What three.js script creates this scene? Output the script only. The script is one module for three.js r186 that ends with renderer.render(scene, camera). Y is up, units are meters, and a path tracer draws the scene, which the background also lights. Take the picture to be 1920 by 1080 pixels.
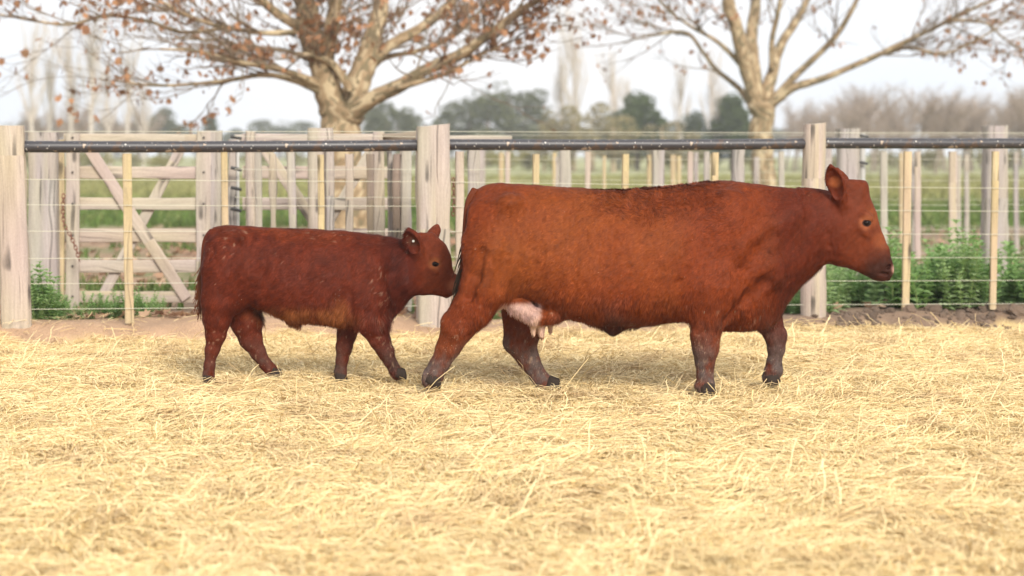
import * as THREE from 'three';
import { mergeGeometries } from 'three/addons/utils/BufferGeometryUtils.js';

// ---------- camera, sky, sun, exposure ----------
const scene = new THREE.Scene();
const FPX = 3400, CAMH = 1.5, HORIZON = 285;               // focal length in photo pixels, eye height, horizon row
const PITCH = Math.atan((540 - HORIZON) / FPX);
const camera = new THREE.PerspectiveCamera(2 * Math.atan(540 / FPX) * 180 / Math.PI, 16 / 9, 0.1, 3000);
camera.position.set(0, CAMH, 0);
camera.rotation.x = -PITCH;
camera.focus = 11.3;
camera.userData.fStop = camera.getFocalLength() / 1000 / 0.04;
const renderer = new THREE.WebGLRenderer({ antialias: true });
renderer.setSize(1024, 576);
renderer.toneMapping = THREE.LinearToneMapping;
renderer.toneMappingExposure = 3.4;
renderer.shadowMap.enabled = true;
scene.add(camera);

function hash3(x, y, z) {
  let h = Math.imul(x | 0, 374761393) ^ Math.imul(y | 0, 668265263) ^ Math.imul(z | 0, 2147483647 ^ 0x5bd1e995);
  h = Math.imul(h ^ (h >>> 13), 1274126177); h ^= h >>> 16;
  return (h >>> 0) / 4294967296;
}
function vnoise(x, y, z = 0) {                              // value noise, -1..1
  const xi = Math.floor(x), yi = Math.floor(y), zi = Math.floor(z);
  let u = x - xi, v = y - yi, w = z - zi;
  u = u * u * (3 - 2 * u); v = v * v * (3 - 2 * v); w = w * w * (3 - 2 * w);
  const L = (a, b, t) => a + (b - a) * t;
  return 2 * L(L(L(hash3(xi, yi, zi), hash3(xi + 1, yi, zi), u), L(hash3(xi, yi + 1, zi), hash3(xi + 1, yi + 1, zi), u), v),
    L(L(hash3(xi, yi, zi + 1), hash3(xi + 1, yi, zi + 1), u), L(hash3(xi, yi + 1, zi + 1), hash3(xi + 1, yi + 1, zi + 1), u), v), w) - 1;
}
function fbm(x, y, z = 0, n = 4) { let s = 0, a = 0.5; for (let i = 0; i < n; i++) { s += a * vnoise(x, y, z); x = x * 2.03 + 17; y = y * 2.03 + 5; z = z * 2.03 + 11; a *= 0.5; } return s; }

{ // a thin, bright overcast: pale blue-white with soft cloud
  const W = 512, H = 256, d = new Float32Array(W * H * 4);
  for (let j = 0; j < H; j++) {
    const el = ((j + 0.5) / H - 0.5) * Math.PI, y = Math.sin(el), c = Math.cos(el);
    for (let i = 0; i < W; i++) {
      const az = (i + 0.5) / W * 2 * Math.PI, x = c * Math.cos(az), z = c * Math.sin(az);
      const yy = Math.max(y, 0), k = 1 / (yy + 0.25);
      let cl = fbm(x * k * 1.3 + 3, z * k * 1.3, yy * 2, 5);
      cl = Math.min(1, Math.max(0, cl * 1.1 + 0.62));
      const up = 0.325 + 0.06 * Math.min(1, yy * 1.4);
      const o = (j * W + i) * 4;
      d[o] = up * (0.86 + 0.14 * cl); d[o + 1] = up * (0.93 + 0.07 * cl); d[o + 2] = up * (1.02 - 0.01 * cl); d[o + 3] = 1;
    }
  }
  const t = new THREE.DataTexture(d, W, H, THREE.RGBAFormat, THREE.FloatType);
  t.mapping = THREE.EquirectangularReflectionMapping; t.magFilter = THREE.LinearFilter; t.minFilter = THREE.LinearFilter; t.needsUpdate = true;
  scene.background = t; scene.environment = t;
}
const sun = new THREE.DirectionalLight(new THREE.Color(1, 0.94, 0.84), 1.5);
sun.position.set(7, 12, 6); sun.target.position.set(0, 0, -11);
sun.castShadow = true; sun.shadow.radius = 36; sun.shadow.mapSize.set(2048, 2048);
Object.assign(sun.shadow.camera, { left: -25, right: 25, top: 25, bottom: -25, near: 0.5, far: 80 });
scene.add(sun, sun.target);
scene.fog = new THREE.FogExp2(0xf0f2f5, 0.0008);

// ---------- helpers ----------
function rng(a) { return () => { a = (a + 0x6d2b79f5) | 0; let t = Math.imul(a ^ (a >>> 15), 1 | a); t = (t + Math.imul(t ^ (t >>> 7), 61 | t)) ^ t; return ((t ^ (t >>> 14)) >>> 0) / 4294967296; }; }
const CP = Math.cos(PITCH), SP = Math.sin(PITCH);
function at(px, py, D) {                                    // photo pixel and distance ahead -> point in the place
  const x = (px - 960) / FPX, v = (540 - py) / FPX;
  const y = v * CP - SP, z = -(CP + v * SP), t = D / -z;
  return new THREE.Vector3(x * t, CAMH + y * t, -D);
}
function onGround(px, py) { const v = (540 - py) / FPX, y = v * CP - SP, z = CP + v * SP; return at(px, py, CAMH / -y * z); }
const V = (x, y, z) => new THREE.Vector3(x, y, z);
const lerp = (a, b, t) => a + (b - a) * t, clamp = (x, a, b) => Math.min(b, Math.max(a, x)), sstep = (a, b, x) => { x = clamp((x - a) / (b - a), 0, 1); return x * x * (3 - 2 * x); };
const mix3 = (o, c, t) => { o[0] = lerp(o[0], c[0], t); o[1] = lerp(o[1], c[1], t); o[2] = lerp(o[2], c[2], t); };
const RGB = (r, g, b) => new THREE.Color().setRGB(r, g, b);
const taken = new Map();
function numbered(n) { const k = taken.get(n) || 0; taken.set(n, k + 1); return k ? n + '_' + String(k).padStart(3, '0') : n; }
function mesh(name, geo, mat, parent) {
  const m = new THREE.Mesh(geo, mat); m.castShadow = m.receiveShadow = true;
  m.name = parent ? name : numbered(name); (parent || scene).add(m); return m;
}
function tag(o, label, category, group, kind) { if (label) o.userData.label = label; if (category) o.userData.category = category; if (group) o.userData.group = group; if (kind) o.userData.kind = kind; return o; }
function thing(name, pos, label, category, group) { const g = new THREE.Group(); g.name = numbered(name); g.position.copy(pos); scene.add(g); return tag(g, label, category, group); }
function dupThing(o, label) { const c = o.clone(); c.name = numbered(o.name.replace(/_\d{3}$/, '')); scene.add(c); if (label) c.userData.label = label; return c; }
const mat = (o) => new THREE.MeshStandardMaterial({ roughness: 0.9, ...o });
function geoFrom(pos, idx, col, nor, uv) {
  const g = new THREE.BufferGeometry();
  g.setAttribute('position', new THREE.Float32BufferAttribute(pos, 3));
  if (col) g.setAttribute('color', new THREE.Float32BufferAttribute(col, 3));
  if (uv) g.setAttribute('uv', new THREE.Float32BufferAttribute(uv, 2));
  if (idx) g.setIndex(idx);
  if (nor) g.setAttribute('normal', new THREE.Float32BufferAttribute(nor, 3)); else g.computeVertexNormals();
  return g;
}
function canvasTex(w, h, fn, srgb = true, rep) {            // fn(x, y) -> [r, g, b] 0..1 (as displayed)
  const d = new Uint8Array(w * h * 4);
  for (let y = 0; y < h; y++) for (let x = 0; x < w; x++) { const c = fn(x, y), o = (y * w + x) * 4; for (let k = 0; k < 3; k++) d[o + k] = clamp(Math.round(c[k] * 255), 0, 255); d[o + 3] = 255; }
  const t = new THREE.DataTexture(d, w, h); t.wrapS = t.wrapT = THREE.RepeatWrapping; t.magFilter = THREE.LinearFilter; t.minFilter = THREE.LinearMipmapLinearFilter; t.generateMipmaps = true;
  if (srgb) t.colorSpace = THREE.SRGBColorSpace; if (rep) t.repeat.set(...rep); t.needsUpdate = true; return t;
}
// a round bar along points with a radius at each one; K sides
function tubeGeo(pts, rad, K = 7, capEnds = true) {
  const pos = [], idx = [], uv = [], N = pts.length; let ref = null, len = 0;
  for (let i = 0; i < N; i++) {
    const a = pts[Math.max(0, i - 1)], b = pts[Math.min(N - 1, i + 1)], t = b.clone().sub(a).normalize();
    if (!ref) ref = Math.abs(t.y) < 0.9 ? V(0, 1, 0) : V(1, 0, 0);
    const u = ref.clone().addScaledVector(t, -ref.dot(t)).normalize(), v = t.clone().cross(u); ref = u;
    if (i) len += pts[i].distanceTo(pts[i - 1]);
    const r = typeof rad === 'number' ? rad : rad[i];
    for (let k = 0; k <= K; k++) { const p = k / K * 2 * Math.PI, c = Math.cos(p) * r, s = Math.sin(p) * r; pos.push(pts[i].x + u.x * c + v.x * s, pts[i].y + u.y * c + v.y * s, pts[i].z + u.z * c + v.z * s); uv.push(k / K * 2 * Math.PI * r, len); }
  }
  for (let i = 0; i < N - 1; i++) for (let k = 0; k < K; k++) { const a = i * (K + 1) + k, b = a + K + 1; idx.push(a, a + 1, b, a + 1, b + 1, b); }
  if (capEnds) for (const [i, s] of [[0, 1], [N - 1, -1]]) { const c = pos.length / 3; pos.push(pts[i].x, pts[i].y, pts[i].z); uv.push(0, 0); for (let k = 0; k < K; k++) { const a = i * (K + 1) + k; if (s > 0) idx.push(c, a + 1, a); else idx.push(c, a, a + 1); } }
  return geoFrom(pos, idx, null, null, uv);
}
function spline(pts, rad, n) {                              // smooth a polyline with radii
  const c = new THREE.CatmullRomCurve3(pts, false, 'centripetal'), P = [], R = [];
  for (let i = 0; i <= n; i++) { const t = i / n, f = t * (pts.length - 1), k = Math.min(pts.length - 2, Math.floor(f)); P.push(c.getPoint(t)); R.push(lerp(rad[k], rad[k + 1], f - k)); }
  return [P, R];
}
function instances(name, geo, material, count, parent, fill) {
  const m = new THREE.InstancedMesh(geo, material, count); m.name = parent ? name : numbered(name); m.castShadow = m.receiveShadow = true;
  const M = new THREE.Matrix4(), q = new THREE.Quaternion(), c = new THREE.Color(); let n = 0;
  for (let i = 0; i < count; i++) if (fill(i, M, c, q) !== false) { m.setMatrixAt(n, M); m.setColorAt(n, c); n++; }
  m.count = n; m.userData.kind = 'stuff'; (parent || scene).add(m); return m;
}
// ---------- smooth bodies: distance fields meshed with surface nets ----------
function curve1(tab) {                                      // smooth function through [x, y] points (monotone cubic)
  const n = tab.length, m = [], d = [];
  for (let i = 0; i < n - 1; i++) d.push((tab[i + 1][1] - tab[i][1]) / (tab[i + 1][0] - tab[i][0]));
  for (let i = 0; i < n; i++) m.push(i === 0 ? d[0] : i === n - 1 ? d[n - 2] : d[i - 1] * d[i] <= 0 ? 0 : 2 * d[i - 1] * d[i] / (d[i - 1] + d[i]));
  return (x) => {
    if (x <= tab[0][0]) return tab[0][1]; if (x >= tab[n - 1][0]) return tab[n - 1][1];
    let k = 0; while (x > tab[k + 1][0]) k++;
    const h = tab[k + 1][0] - tab[k][0], t = (x - tab[k][0]) / h, t2 = t * t, t3 = t2 * t;
    return (2 * t3 - 3 * t2 + 1) * tab[k][1] + (t3 - 2 * t2 + t) * h * m[k] + (-2 * t3 + 3 * t2) * tab[k + 1][1] + (t3 - t2) * h * m[k + 1];
  };
}
class Field {
  constructor(D) { this.D = D; this.prims = []; this.cuts = []; }
  pt(px, py, dz = 0) { return at(px, py, this.D - dz); }
  push(list, f, lo, hi, k) { list.push({ f, lo, hi, k }); }
  cap(a, b, ra, rb, k = 0.05, fz = 1, cut = false) {        // tapered capsule; fz < 1 makes it thinner from side to side
    const ax = a.x, ay = a.y, az = a.z, dx = b.x - a.x, dy = b.y - a.y, dz = b.z - a.z, L = dx * dx + dy * dy + dz * dz || 1e-9, q = 1 / fz, R = Math.max(ra, rb);
    const f = (x, y, z) => { const px = x - ax, py = y - ay, pz = z - az; let t = (px * dx + py * dy + pz * dz) / L; t = t < 0 ? 0 : t > 1 ? 1 : t; const ex = px - dx * t, ey = py - dy * t, ez = (pz - dz * t) * q; return Math.sqrt(ex * ex + ey * ey + ez * ez) - (ra + (rb - ra) * t); };
    this.push(cut ? this.cuts : this.prims, f, [Math.min(a.x, b.x) - R, Math.min(a.y, b.y) - R, Math.min(a.z, b.z) - R], [Math.max(a.x, b.x) + R, Math.max(a.y, b.y) + R, Math.max(a.z, b.z) + R], k);
  }
  chain(list, k = 0.05, fz = 1) { for (let i = 0; i < list.length - 1; i++) { const a = list[i], b = list[i + 1]; this.cap(this.pt(a[0], a[1], a[2]), this.pt(b[0], b[1], b[2]), a[3], b[3], i ? 0.02 : k, a[4] || fz); } }
  ell(c, r, k = 0.05, X = V(1, 0, 0), Y = V(0, 1, 0), cut = false) {
    X = X.clone().normalize(); Y = Y.clone().addScaledVector(X, -Y.dot(X)).normalize(); const Z = X.clone().cross(Y);
    const f = (x, y, z) => {
      const px = x - c.x, py = y - c.y, pz = z - c.z, u = (px * X.x + py * X.y + pz * X.z) / r[0], v = (px * Y.x + py * Y.y + pz * Y.z) / r[1], w = (px * Z.x + py * Z.y + pz * Z.z) / r[2];
      const k0 = Math.sqrt(u * u + v * v + w * w), a = u / r[0], b = v / r[1], e = w / r[2], k1 = Math.sqrt(a * a + b * b + e * e); return k1 < 1e-6 ? -Math.min(...r) : k0 * (k0 - 1) / k1;
    };
    const R = Math.max(...r); this.push(cut ? this.cuts : this.prims, f, [c.x - R, c.y - R, c.z - R], [c.x + R, c.y + R, c.z + R], k);
  }
  // sections across an axis in the side view: outline points above and below (photo pixels), half widths [px, py, w, n, skew] along it
  loft(A, B, top, bot, wid, k = 0.05, z0 = 0) {
    const a = this.pt(A[0], A[1], z0), b = this.pt(B[0], B[1], z0), ux = b.x - a.x, uy = b.y - a.y, l = Math.hypot(ux, uy), cx = ux / l, cy = uy / l;
    const tr = (p) => { const q = this.pt(p[0], p[1], z0), x = q.x - a.x, y = q.y - a.y; return [x * cx + y * cy, -x * cy + y * cx]; };
    const T = curve1(top.map(tr)), Bo = curve1(bot.map(tr)), ws = wid.map((p) => [tr(p)[0], p[2], p[3] || 2.3, p[4] || 0]);
    const W = curve1(ws.map((p) => [p[0], p[1]])), N = curve1(ws.map((p) => [p[0], p[2]])), S = curve1(ws.map((p) => [p[0], p[3]]));
    const s0 = Math.max(tr(top[0])[0], tr(bot[0])[0]), s1 = Math.min(tr(top[top.length - 1])[0], tr(bot[bot.length - 1])[0]), za = a.z;
    const f = (X, Y, Z) => {
      const x = X - a.x, y = Y - a.y; let s = x * cx + y * cy; const e = s < s0 ? s0 - s : s > s1 ? s - s1 : 0; s = clamp(s, s0, s1);
      const t = T(s), b2 = Bo(s), hy = Math.max(0.005, (t - b2) / 2), v = ((-x * cy + y * cx) - (t + b2) / 2) / hy, n = N(s);
      const w = W(s) * (1 - S(s) * clamp(v, -1, 1)), u = (Z - za) / w, au = Math.abs(u) + 1e-6, av = Math.abs(v) + 1e-6;
      const pu = Math.pow(au, n), pv = Math.pow(av, n), r = Math.pow(pu + pv, 1 / n), q = Math.pow(r, 1 - n), gu = q * pu / au / w, gv = q * pv / av / hy;
      const d = (r - 1) / Math.sqrt(gu * gu + gv * gv); return e > 0 ? Math.sqrt(Math.max(d, 0) ** 2 + e * e) : d;
    };
    const pts = [...top, ...bot].map((p) => this.pt(p[0], p[1], z0)), wm = 1.3 * Math.max(...wid.map((p) => p[2]));
    this.push(this.prims, f, [Math.min(...pts.map((p) => p.x)), Math.min(...pts.map((p) => p.y)), za - wm], [Math.max(...pts.map((p) => p.x)), Math.max(...pts.map((p) => p.y)), za + wm], k);
  }
  eval(x, y, z) {
    let d = 9;
    for (const p of this.prims) {
      const ex = Math.max(p.lo[0] - x, x - p.hi[0], 0), ey = Math.max(p.lo[1] - y, y - p.hi[1], 0), ez = Math.max(p.lo[2] - z, z - p.hi[2], 0), lim = Math.max(d, 0) + p.k;
      if (ex * ex + ey * ey + ez * ez > lim * lim) continue;
      const e = p.f(x, y, z), h = p.k - Math.abs(d - e); d = Math.min(d, e) - (h > 0 ? h * h / (4 * p.k) : 0);
    }
    for (const p of this.cuts) {
      if (x < p.lo[0] - p.k || x > p.hi[0] + p.k || y < p.lo[1] - p.k || y > p.hi[1] + p.k || z < p.lo[2] - p.k || z > p.hi[2] + p.k) continue;
      const e = -p.f(x, y, z), h = p.k - Math.abs(d - e); d = Math.max(d, e) + (h > 0 ? h * h / (4 * p.k) : 0);
    }
    return this.relief ? d + (Math.abs(d) < 0.05 ? this.relief(x, y, z) : 0) : d;
  }
  mesh(h, colour) {
    const lo = [9, 9, 9e9], hi = [-9, -9, -9e9]; lo[2] = 99; hi[2] = -99; lo[0] = 99; hi[0] = -99; lo[1] = 99; hi[1] = -99;
    for (const p of this.prims) for (let k = 0; k < 3; k++) { lo[k] = Math.min(lo[k], p.lo[k]); hi[k] = Math.max(hi[k], p.hi[k]); }
    for (let k = 0; k < 3; k++) { lo[k] -= 0.06; hi[k] += 0.06; }
    const B = 5, nb = [0, 1, 2].map((k) => Math.ceil((hi[k] - lo[k]) / (h * B))), n = nb.map((v) => v * B + 1), sy = n[0], sz = n[0] * n[1];
    const g = new Float32Array(n[0] * n[1] * n[2]).fill(1), id = new Int32Array(g.length).fill(-1), act = [];
    const reach = h * B * 0.87 * 1.9 + 0.02;
    for (let bz = 0; bz < nb[2]; bz++) for (let by = 0; by < nb[1]; by++) for (let bx = 0; bx < nb[0]; bx++) {
      const d = this.eval(lo[0] + (bx + 0.5) * B * h, lo[1] + (by + 0.5) * B * h, lo[2] + (bz + 0.5) * B * h), on = Math.abs(d) < reach;
      if (on) act.push([bx, by, bz]);
      if (!on && d < 0) for (let z = 0; z <= B; z++) for (let y = 0; y <= B; y++) for (let x = 0; x <= B; x++) { const o = (bz * B + z) * sz + (by * B + y) * sy + bx * B + x; if (g[o] === 1) g[o] = -1; }
    }
    const done = new Uint8Array(g.length);
    for (const [bx, by, bz] of act) for (let z = 0; z <= B; z++) for (let y = 0; y <= B; y++) for (let x = 0; x <= B; x++) {
      const i = bx * B + x, j = by * B + y, k = bz * B + z, o = k * sz + j * sy + i; if (done[o]) continue; done[o] = 1;
      g[o] = this.eval(lo[0] + i * h, lo[1] + j * h, lo[2] + k * h);
    }
    const pos = [], cells = [], off = []; for (let c = 0; c < 8; c++) off.push((c & 1) + ((c >> 1) & 1) * sy + (c >> 2) * sz);
    const ED = [[0, 1], [2, 3], [4, 5], [6, 7], [0, 2], [1, 3], [4, 6], [5, 7], [0, 4], [1, 5], [2, 6], [3, 7]];
    for (const [bx, by, bz] of act) for (let z = 0; z < B; z++) for (let y = 0; y < B; y++) for (let x = 0; x < B; x++) {
      const i = bx * B + x, j = by * B + y, k = bz * B + z, o = k * sz + j * sy + i; let m = 0;
      for (let c = 0; c < 8; c++) if (g[o + off[c]] < 0) m |= 1 << c;
      if (m === 0 || m === 255) continue;
      let X = 0, Y = 0, Z = 0, q = 0;
      for (const [a, b] of ED) { if (((m >> a) & 1) === ((m >> b) & 1)) continue; const t = g[o + off[a]] / (g[o + off[a]] - g[o + off[b]]); X += lerp(a & 1, b & 1, t); Y += lerp((a >> 1) & 1, (b >> 1) & 1, t); Z += lerp(a >> 2, b >> 2, t); q++; }
      id[o] = pos.length / 3; pos.push(lo[0] + (i + X / q) * h, lo[1] + (j + Y / q) * h, lo[2] + (k + Z / q) * h); cells.push(o);
    }
    const idx = [], quad = (a, b, c, d, f) => { if (a < 0 || b < 0 || c < 0 || d < 0) return; if (f) idx.push(a, b, c, a, c, d); else idx.push(a, c, b, a, d, c); };
    for (const o of cells) {
      const s = g[o] < 0;
      if (s !== g[o + 1] < 0) quad(id[o], id[o - sy], id[o - sy - sz], id[o - sz], !s ? true : false);
      if (s !== g[o + sy] < 0) quad(id[o], id[o - sz], id[o - sz - 1], id[o - 1], !s ? true : false);
      if (s !== g[o + sz] < 0) quad(id[o], id[o - 1], id[o - 1 - sy], id[o - sy], !s ? true : false);
    }
    const nor = new Float32Array(pos.length), col = new Float32Array(pos.length), e = h * 0.4, c = [0, 0, 0];
    for (let i = 0; i < pos.length; i += 3) {
      let nx, ny, nz;
      for (let it = 0; it < 2; it++) {
        const x = pos[i], y = pos[i + 1], z = pos[i + 2];
        const a = this.eval(x + e, y - e, z - e), b = this.eval(x - e, y - e, z + e), d = this.eval(x - e, y + e, z - e), f = this.eval(x + e, y + e, z + e);
        nx = (a - b - d + f) / (4 * e); ny = (-a - b + d + f) / (4 * e); nz = (-a + b - d + f) / (4 * e);
        if (it === 0) { const v = (a + b + d + f) / 4, l = nx * nx + ny * ny + nz * nz + 1e-6, s = clamp(v / l, -h * 0.5, h * 0.5); pos[i] -= nx * s; pos[i + 1] -= ny * s; pos[i + 2] -= nz * s; }
      }
      const l = Math.hypot(nx, ny, nz) || 1; nor[i] = nx / l; nor[i + 1] = ny / l; nor[i + 2] = nz / l;
      colour(pos[i], pos[i + 1], pos[i + 2], c); col[i] = c[0]; col[i + 1] = c[1]; col[i + 2] = c[2];
    }
    let agree = 0;
    for (let t = 0; t < idx.length; t += 300) { const a = idx[t] * 3, b = idx[t + 1] * 3, q = idx[t + 2] * 3, ux = pos[b] - pos[a], uy = pos[b + 1] - pos[a + 1], uz = pos[b + 2] - pos[a + 2], vx = pos[q] - pos[a], vy = pos[q + 1] - pos[a + 1], vz = pos[q + 2] - pos[a + 2]; agree += Math.sign((uy * vz - uz * vy) * nor[a] + (uz * vx - ux * vz) * nor[a + 1] + (ux * vy - uy * vx) * nor[a + 2]); }
    if (agree < 0) for (let t = 0; t < idx.length; t += 3) { const k = idx[t]; idx[t] = idx[t + 1]; idx[t + 1] = k; }
    return geoFrom(pos, idx, col, nor);
  }
}
// ---------- ground ----------
const fenceZ = (x) => -14.35 - (x + 3.945) * 0.2192;        // the line of the front fence
function bankH(x, z) {                                      // bank of earth under the front fence
  const d = fenceZ(x) - z, left = 1 - sstep(-1.6, -0.4, x + 0.3 * vnoise(x * 2, 3)), right = sstep(1.6, 2.9, x);
  const rise = sstep(-0.36, 0.0, d) * (1 - sstep(0.5, 1.6, d));
  return rise * (0.045 + 0.085 * left + 0.045 * right) * (1 + 0.25 * vnoise(x * 1.7, z * 2));
}
function strawEdge(x, z) { return fenceZ(x) - z + 0.3 + 0.16 * fbm(x * 2.2, z * 2.2, 7, 3) + (x > 0 ? 0.1 : 0.02) * vnoise(x * 6, z * 6, 2); }   // > 0 is beyond the bedding
function heap(x, z) { return -0.052 + 0.034 * Math.max(0, fbm(x * 1.1, z * 1.6, 3, 4) + 0.25) + 0.016 * fbm(x * 4, z * 5, 9, 3); }
function groundY(x, z) {
  const D = -z; let y = bankH(x, z);
  y += heap(x, z) * (1 - sstep(-0.1, 0.15, strawEdge(x, z))) * (1 - sstep(16, 17, D));
  if (D > 14) y += (0.025 * fbm(x * 1.3, z * 1.3, 5, 3)) * sstep(14, 16, D) * (1 - sstep(60, 120, D));
  return y;
}
function groundColour(x, z, c) {
  const D = -z, e = strawEdge(x, z), n = fbm(x * 1.5, z * 1.5, 2, 4), n2 = fbm(x * 9, z * 9, 6, 3);
  c[0] = 0.68; c[1] = 0.5; c[2] = 0.23;                                                       // matted straw
  mix3(c, [0.42, 0.29, 0.13], clamp(0.1 + n * 0.8 + n2 * 0.6, 0, 0.6));
  const right = sstep(1.2, 2.4, x), soil = [0.37 - 0.17 * right, 0.235 - 0.105 * right, 0.145 - 0.06 * right];
  mix3(c, soil, sstep(-0.02, 0.1, e)); 
  mix3(c, [0.3, 0.2, 0.125], sstep(0.9, 1.8, e) * clamp(0.7 + n, 0, 1));
  mix3(c, [0.1, 0.15, 0.035], sstep(3, 8, e) * clamp(n * 2.4 - 0.05, 0, 0.8));
  const fld = sstep(35, 39, D + 3 * n); mix3(c, [0.17, 0.21, 0.075], fld);
  mix3(c, [0.3, 0.29, 0.13], sstep(46, 60, D + 8 * fbm(x * 0.12, z * 0.08, 3, 3)) * clamp(0.8 + 0.5 * fbm(x * 0.2, z * 0.2, 4, 3), 0, 1));
  const v = 1 + 0.25 * n2 + 0.2 * fbm(x * 0.6, z * 0.6, 1, 3); for (let k = 0; k < 3; k++) c[k] *= v;
}
{
  const axis = (from, to, fine, out, step) => { const a = []; for (let v = from; v <= to; v += fine) a.push(v); let s = fine, v = to; while (v < out) { s = Math.min(s * 1.16, step); v += s; a.push(v); } return a; };
  const half = axis(0, 6.4, 0.055, 420, 40), xs = [...half.slice(1).map((v) => -v).reverse(), ...half], zs = [-4, -2, 0, 2, ...axis(4, 19, 0.055, 640, 40)].sort((a, b) => a - b);
  const pos = [], col = [], idx = [], uv = [], c = [0, 0, 0];
  for (const d of zs) for (const x of xs) { pos.push(x, groundY(x, -d), -d); groundColour(x, -d, c); col.push(...c); uv.push(x, d); }
  const w = xs.length; for (let j = 0; j < zs.length - 1; j++) for (let i = 0; i < w - 1; i++) { const a = j * w + i; idx.push(a, a + 1, a + w, a + 1, a + w + 1, a + w); }
  const bump = canvasTex(512, 512, (x, y) => { const v = 0.5 + 0.35 * vnoise(x / 9, y / 9) + 0.25 * vnoise(x / 3.1, y / 3.1, 4); return [v, v, v]; }, false, [1.3, 1.3]);
  const g = mesh('ground', geoFrom(pos, idx, col, null, uv), mat({ vertexColors: true, roughness: 1, bumpMap: bump, bumpScale: 0.012 }));
  tag(g, 'wide flat yard of bedding and bare earth running into green fields', 'ground', null, 'structure');
}
// ---------- timber ----------
const grain = (seed, dark) => canvasTex(256, 1024, (x, y) => {
  const per = (f) => f, u = x / 256, v = y / 1024, warp = 0.05 * vnoise(u * 4, v * 6, seed);
  let g = 0.5 * vnoise((u + warp) * 46, v * 5, seed) + 0.35 * vnoise((u + warp) * 110, v * 9, seed + 3) + 0.4 * vnoise(u * 6, v * 3, seed + 8);
  const crack = vnoise((u + warp) * 30, v * 3.2, seed + 20), kn = vnoise(u * 5, v * 7, seed + 30), fine = vnoise(u * 128, v * 200, seed + 5);
  let t = 0.9 + 0.075 * g + 0.04 * fine; if (crack > 0.62) t -= 0.5 * (crack - 0.62) * dark * 2.2; if (kn > 0.7) t -= (kn - 0.7) * 1.4; t -= 0.1 * Math.max(0, vnoise(u * 3, v * 4, seed + 70) - 0.2);
  return [t, t * (0.985 + 0.02 * vnoise(u * 3, v * 2, seed + 40)), t * (0.97 + 0.05 * vnoise(u * 4, v * 2, seed + 50))];
}, true, [1 / 0.4, 1 / 1.5]);
const GR = [grain(1, 1), grain(60, 0.7)];
const W = {
  pale: mat({ map: GR[0], color: RGB(0.5, 0.44, 0.37), roughness: 0.9, bumpMap: GR[0], bumpScale: 0.006 }),
  warm: mat({ map: GR[1], color: RGB(0.5, 0.425, 0.345), roughness: 0.9, bumpMap: GR[1], bumpScale: 0.004 }),
  new: mat({ map: GR[1], color: RGB(0.53, 0.43, 0.26), roughness: 0.85, bumpMap: GR[1], bumpScale: 0.003 }),
  grey: mat({ map: GR[0], color: RGB(0.44, 0.405, 0.365), roughness: 0.92, bumpMap: GR[0], bumpScale: 0.006 }),
  dark: mat({ map: GR[0], color: RGB(0.26, 0.21, 0.165), roughness: 0.92, bumpMap: GR[0], bumpScale: 0.006 }),
};
let woodSeed = 0;
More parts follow.
